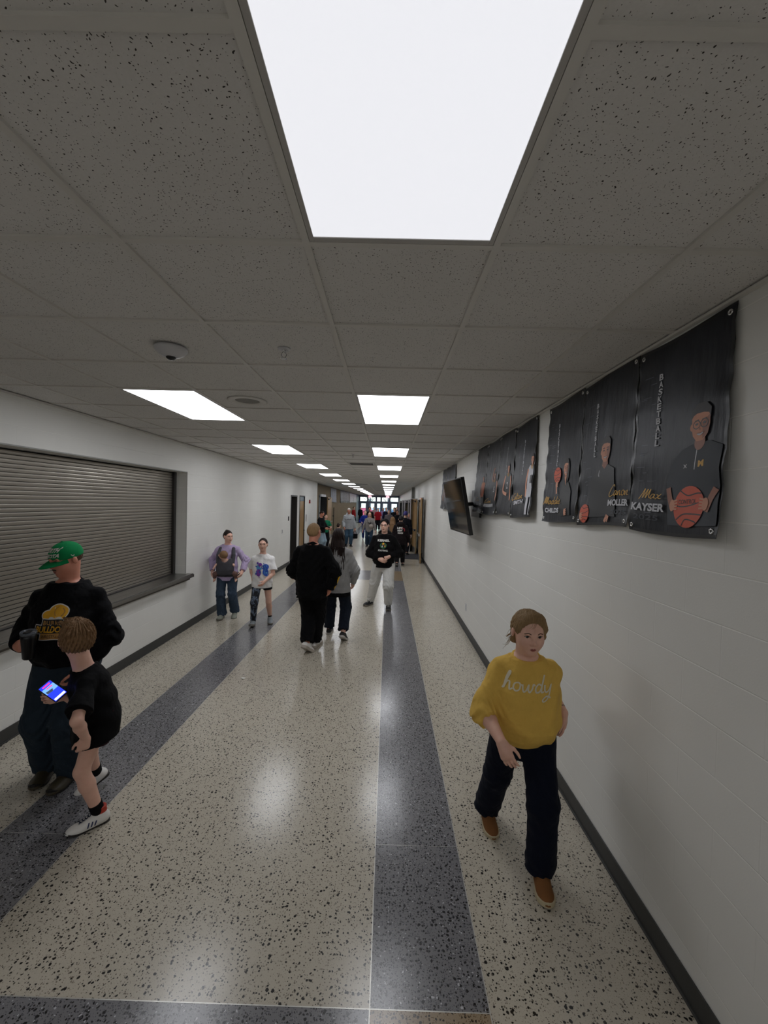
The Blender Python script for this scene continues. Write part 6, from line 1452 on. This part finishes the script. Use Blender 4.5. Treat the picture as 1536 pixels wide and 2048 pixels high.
far('person in black coat and pale jeans standing at the left doorway', 642.5, 16.6, 1.68, 110, '#0d0d0f', 'd8fa3b0', H_DARK, .0095, SKIN2, .04, 1.05, arms={'R': (.1, .17, .6), 'L': (-.08, .19, .58)}, top=dict(hem=-.1, o=.02), hd=(0, -30))
far('person in green shirt partly hidden behind the black coat at the left doorway', 651.5, 18.2, 1.50, 150, '#1f7a58', '#15161a', H_DARK, .011, SKIN, .04, .9, arms={'R': (.1, .16, .62), 'L': (-.1, .16, .62)}, top=dict(sleeve=.5))
far('child with dark bun hair in dark clothes behind the long-haired woman', 677, 14.6, 1.30, 30, '#121216', '#101014', H_DARK, .0095, SKIN, .05, .95, ht={'m': H_DARK, 't': 'bun', 'th': 1.05, 'bz': .5, 'by': -.2})
far('person in dark red shirt leaning by the far tan wall', 707, 37.0, 1.66, 120, '#8a1d20', '#17171b', H_DARK, .014, SKIN, .05)
far('person in black standing by the far left wall near the entrance', 720.5, 41.6, 1.62, 150, '#101114', '#121723', H_DARK, .014, SKIN, .05)
far('person in royal blue jacket with white sneakers behind the cardigan woman', 730.5, 23.0, 1.62, 176, '#1c2c7c', '#1a2a70', H_LBROWN, .0115, SKIN, .12, shoec='#c4c4c8', arms={'R': (.12, .14, .6), 'L': (-.12, .14, .6)})
far('tall person in black hat and black jacket in the middle of the crowd', 739, 26.0, 1.80, 170, '#0c0c0e', '#101014', H_BLACK, .012, SKIN3, .08, ht={'m': H_BLACK, 't': 'short', 'th': 1.22})
far('boy in bright red shirt facing the camera in the crowd', 756, 31.0, 1.66, 180, '#9c1c28', '#131318', H_BLACK, .012, SKIN, .1, 1.15, top=dict(sleeve=.5, loose=.03, o=.02))
far('person in pale pink top in the crowd left of the red shirt', 748, 36.5, 1.70, 170, '#a8888a', '#22242c', H_BROWN, .014, SKIN, .05)
far('person in lavender top in the crowd right of the red shirt', 766.5, 34.0, 1.66, 185, '#8f7fb0', '#20264a', H_LBROWN, .014, SKIN, .06)
far('person in navy jacket in the crowd right of the lavender top', 772, 30.0, 1.74, 160, '#16182c', '#11131c', H_BLACK, .013, SKIN, .06)
far('pale-faced person in grey shirt just behind the blond long hair', 777.5, 24.5, 1.66, 182, '#6a6266', '#1b1b20', H_BROWN, .0115, SKIN, .06)
far('person with long blond hair walking away behind the hoodie boy', 785.5, 14.3, 1.60, 8, '#5b5450', '#2c2a2c', H_LBROWN, .0085, SKIN, .1, ht={'m': H_LBROWN, 't': 'long', 'th': 1.07, 'len': .16, 'line': .3, 'lw': 1.1})
far('person in black with raised hood near right-hand doors in the crowd', 789, 27.0, 1.78, 200, '#0e0f13', '#101116', H_BLACK, .012, SKIN, .06, ht={'m': H_BLACK, 't': 'short', 'th': 1.18})
far('person in black jacket over a white collar by the right-hand doors', 795, 24.0, 1.66, 195, '#101014', '#121216', H_DARK, .012, SKIN3, .05)
far('furthest dark-coated person beside the right wall near the entrance', 793, 36.0, 1.75, 185, '#17181d', '#121318', H_BLACK, .014, SKIN, .05)
far('person in violet cap behind the black lettered sweatshirt', 811, 16.6, 1.76, 20, '#14141a', '#121218', H_DARK, .0095, SKIN, .05, ht={'m': mat('violet knit cap', '#3a3570', .8, bump=.5, bscale=120), 't': 'short', 'th': 1.14, 'line': .3})
far('person in pink and black leaning out of the second gym doorway', 820.5, 20.6, 1.60, 250, '#5b2f38', '#121216', H_BROWN, .0105, SKIN2, .05)
EXPO = 2.5
# ================================================================ CAMERA, WORLD, VIEW
cam = bpy.data.cameras.new('camera'); co = bpy.data.objects.new('camera', cam); col.objects.link(co)
cam.sensor_fit = 'VERTICAL'; cam.sensor_height = 24; cam.lens = FPX*24/2048; cam.clip_end = 400; cam.clip_start = .05
c_, s_ = math.cos(ROLL), math.sin(ROLL)
rt, upv, fw = w_of(c_, 0, s_), w_of(-s_, 0, c_), w_of(0, 1, 0)
Mc = Matrix((rt, upv, -fw)).transposed().to_4x4(); Mc.translation = Vector((0, 0, CAMZ)); co.matrix_world = Mc
sc.camera = co
w = bpy.data.worlds.new('sky'); sc.world = w; w.use_nodes = True
nt = w.node_tree; bg = nt.nodes['Background']; bg.inputs[1].default_value = .24
sky = nt.nodes.new('ShaderNodeTexSky'); sky.sky_type = 'NISHITA'; sky.sun_elevation = math.radians(25); sky.sun_rotation = math.radians(200); sky.sun_disc = False; sky.air_density = 1.5
mul = nt.nodes.new('ShaderNodeMix'); mul.data_type = 'RGBA'; mul.inputs[0].default_value = .8; mul.inputs[7].default_value = (.45, .77, 1, 1)
nt.links.new(sky.outputs[0], mul.inputs[6]); nt.links.new(mul.outputs[2], bg.inputs[0])
sc.view_settings.view_transform = 'Standard'; sc.view_settings.look = 'None'; sc.view_settings.gamma = 1; sc.view_settings.exposure = EXPO
sc.view_settings.use_curve_mapping = False
sc.cycles.use_denoising = True
sc.cycles.use_adaptive_sampling = True; sc.cycles.adaptive_threshold = .04
sc.cycles.max_bounces = 6; sc.cycles.diffuse_bounces = 4; sc.cycles.glossy_bounces = 3; sc.cycles.transmission_bounces = 2; sc.cycles.transparent_max_bounces = 6
sc.cycles.sample_clamp_indirect = 4
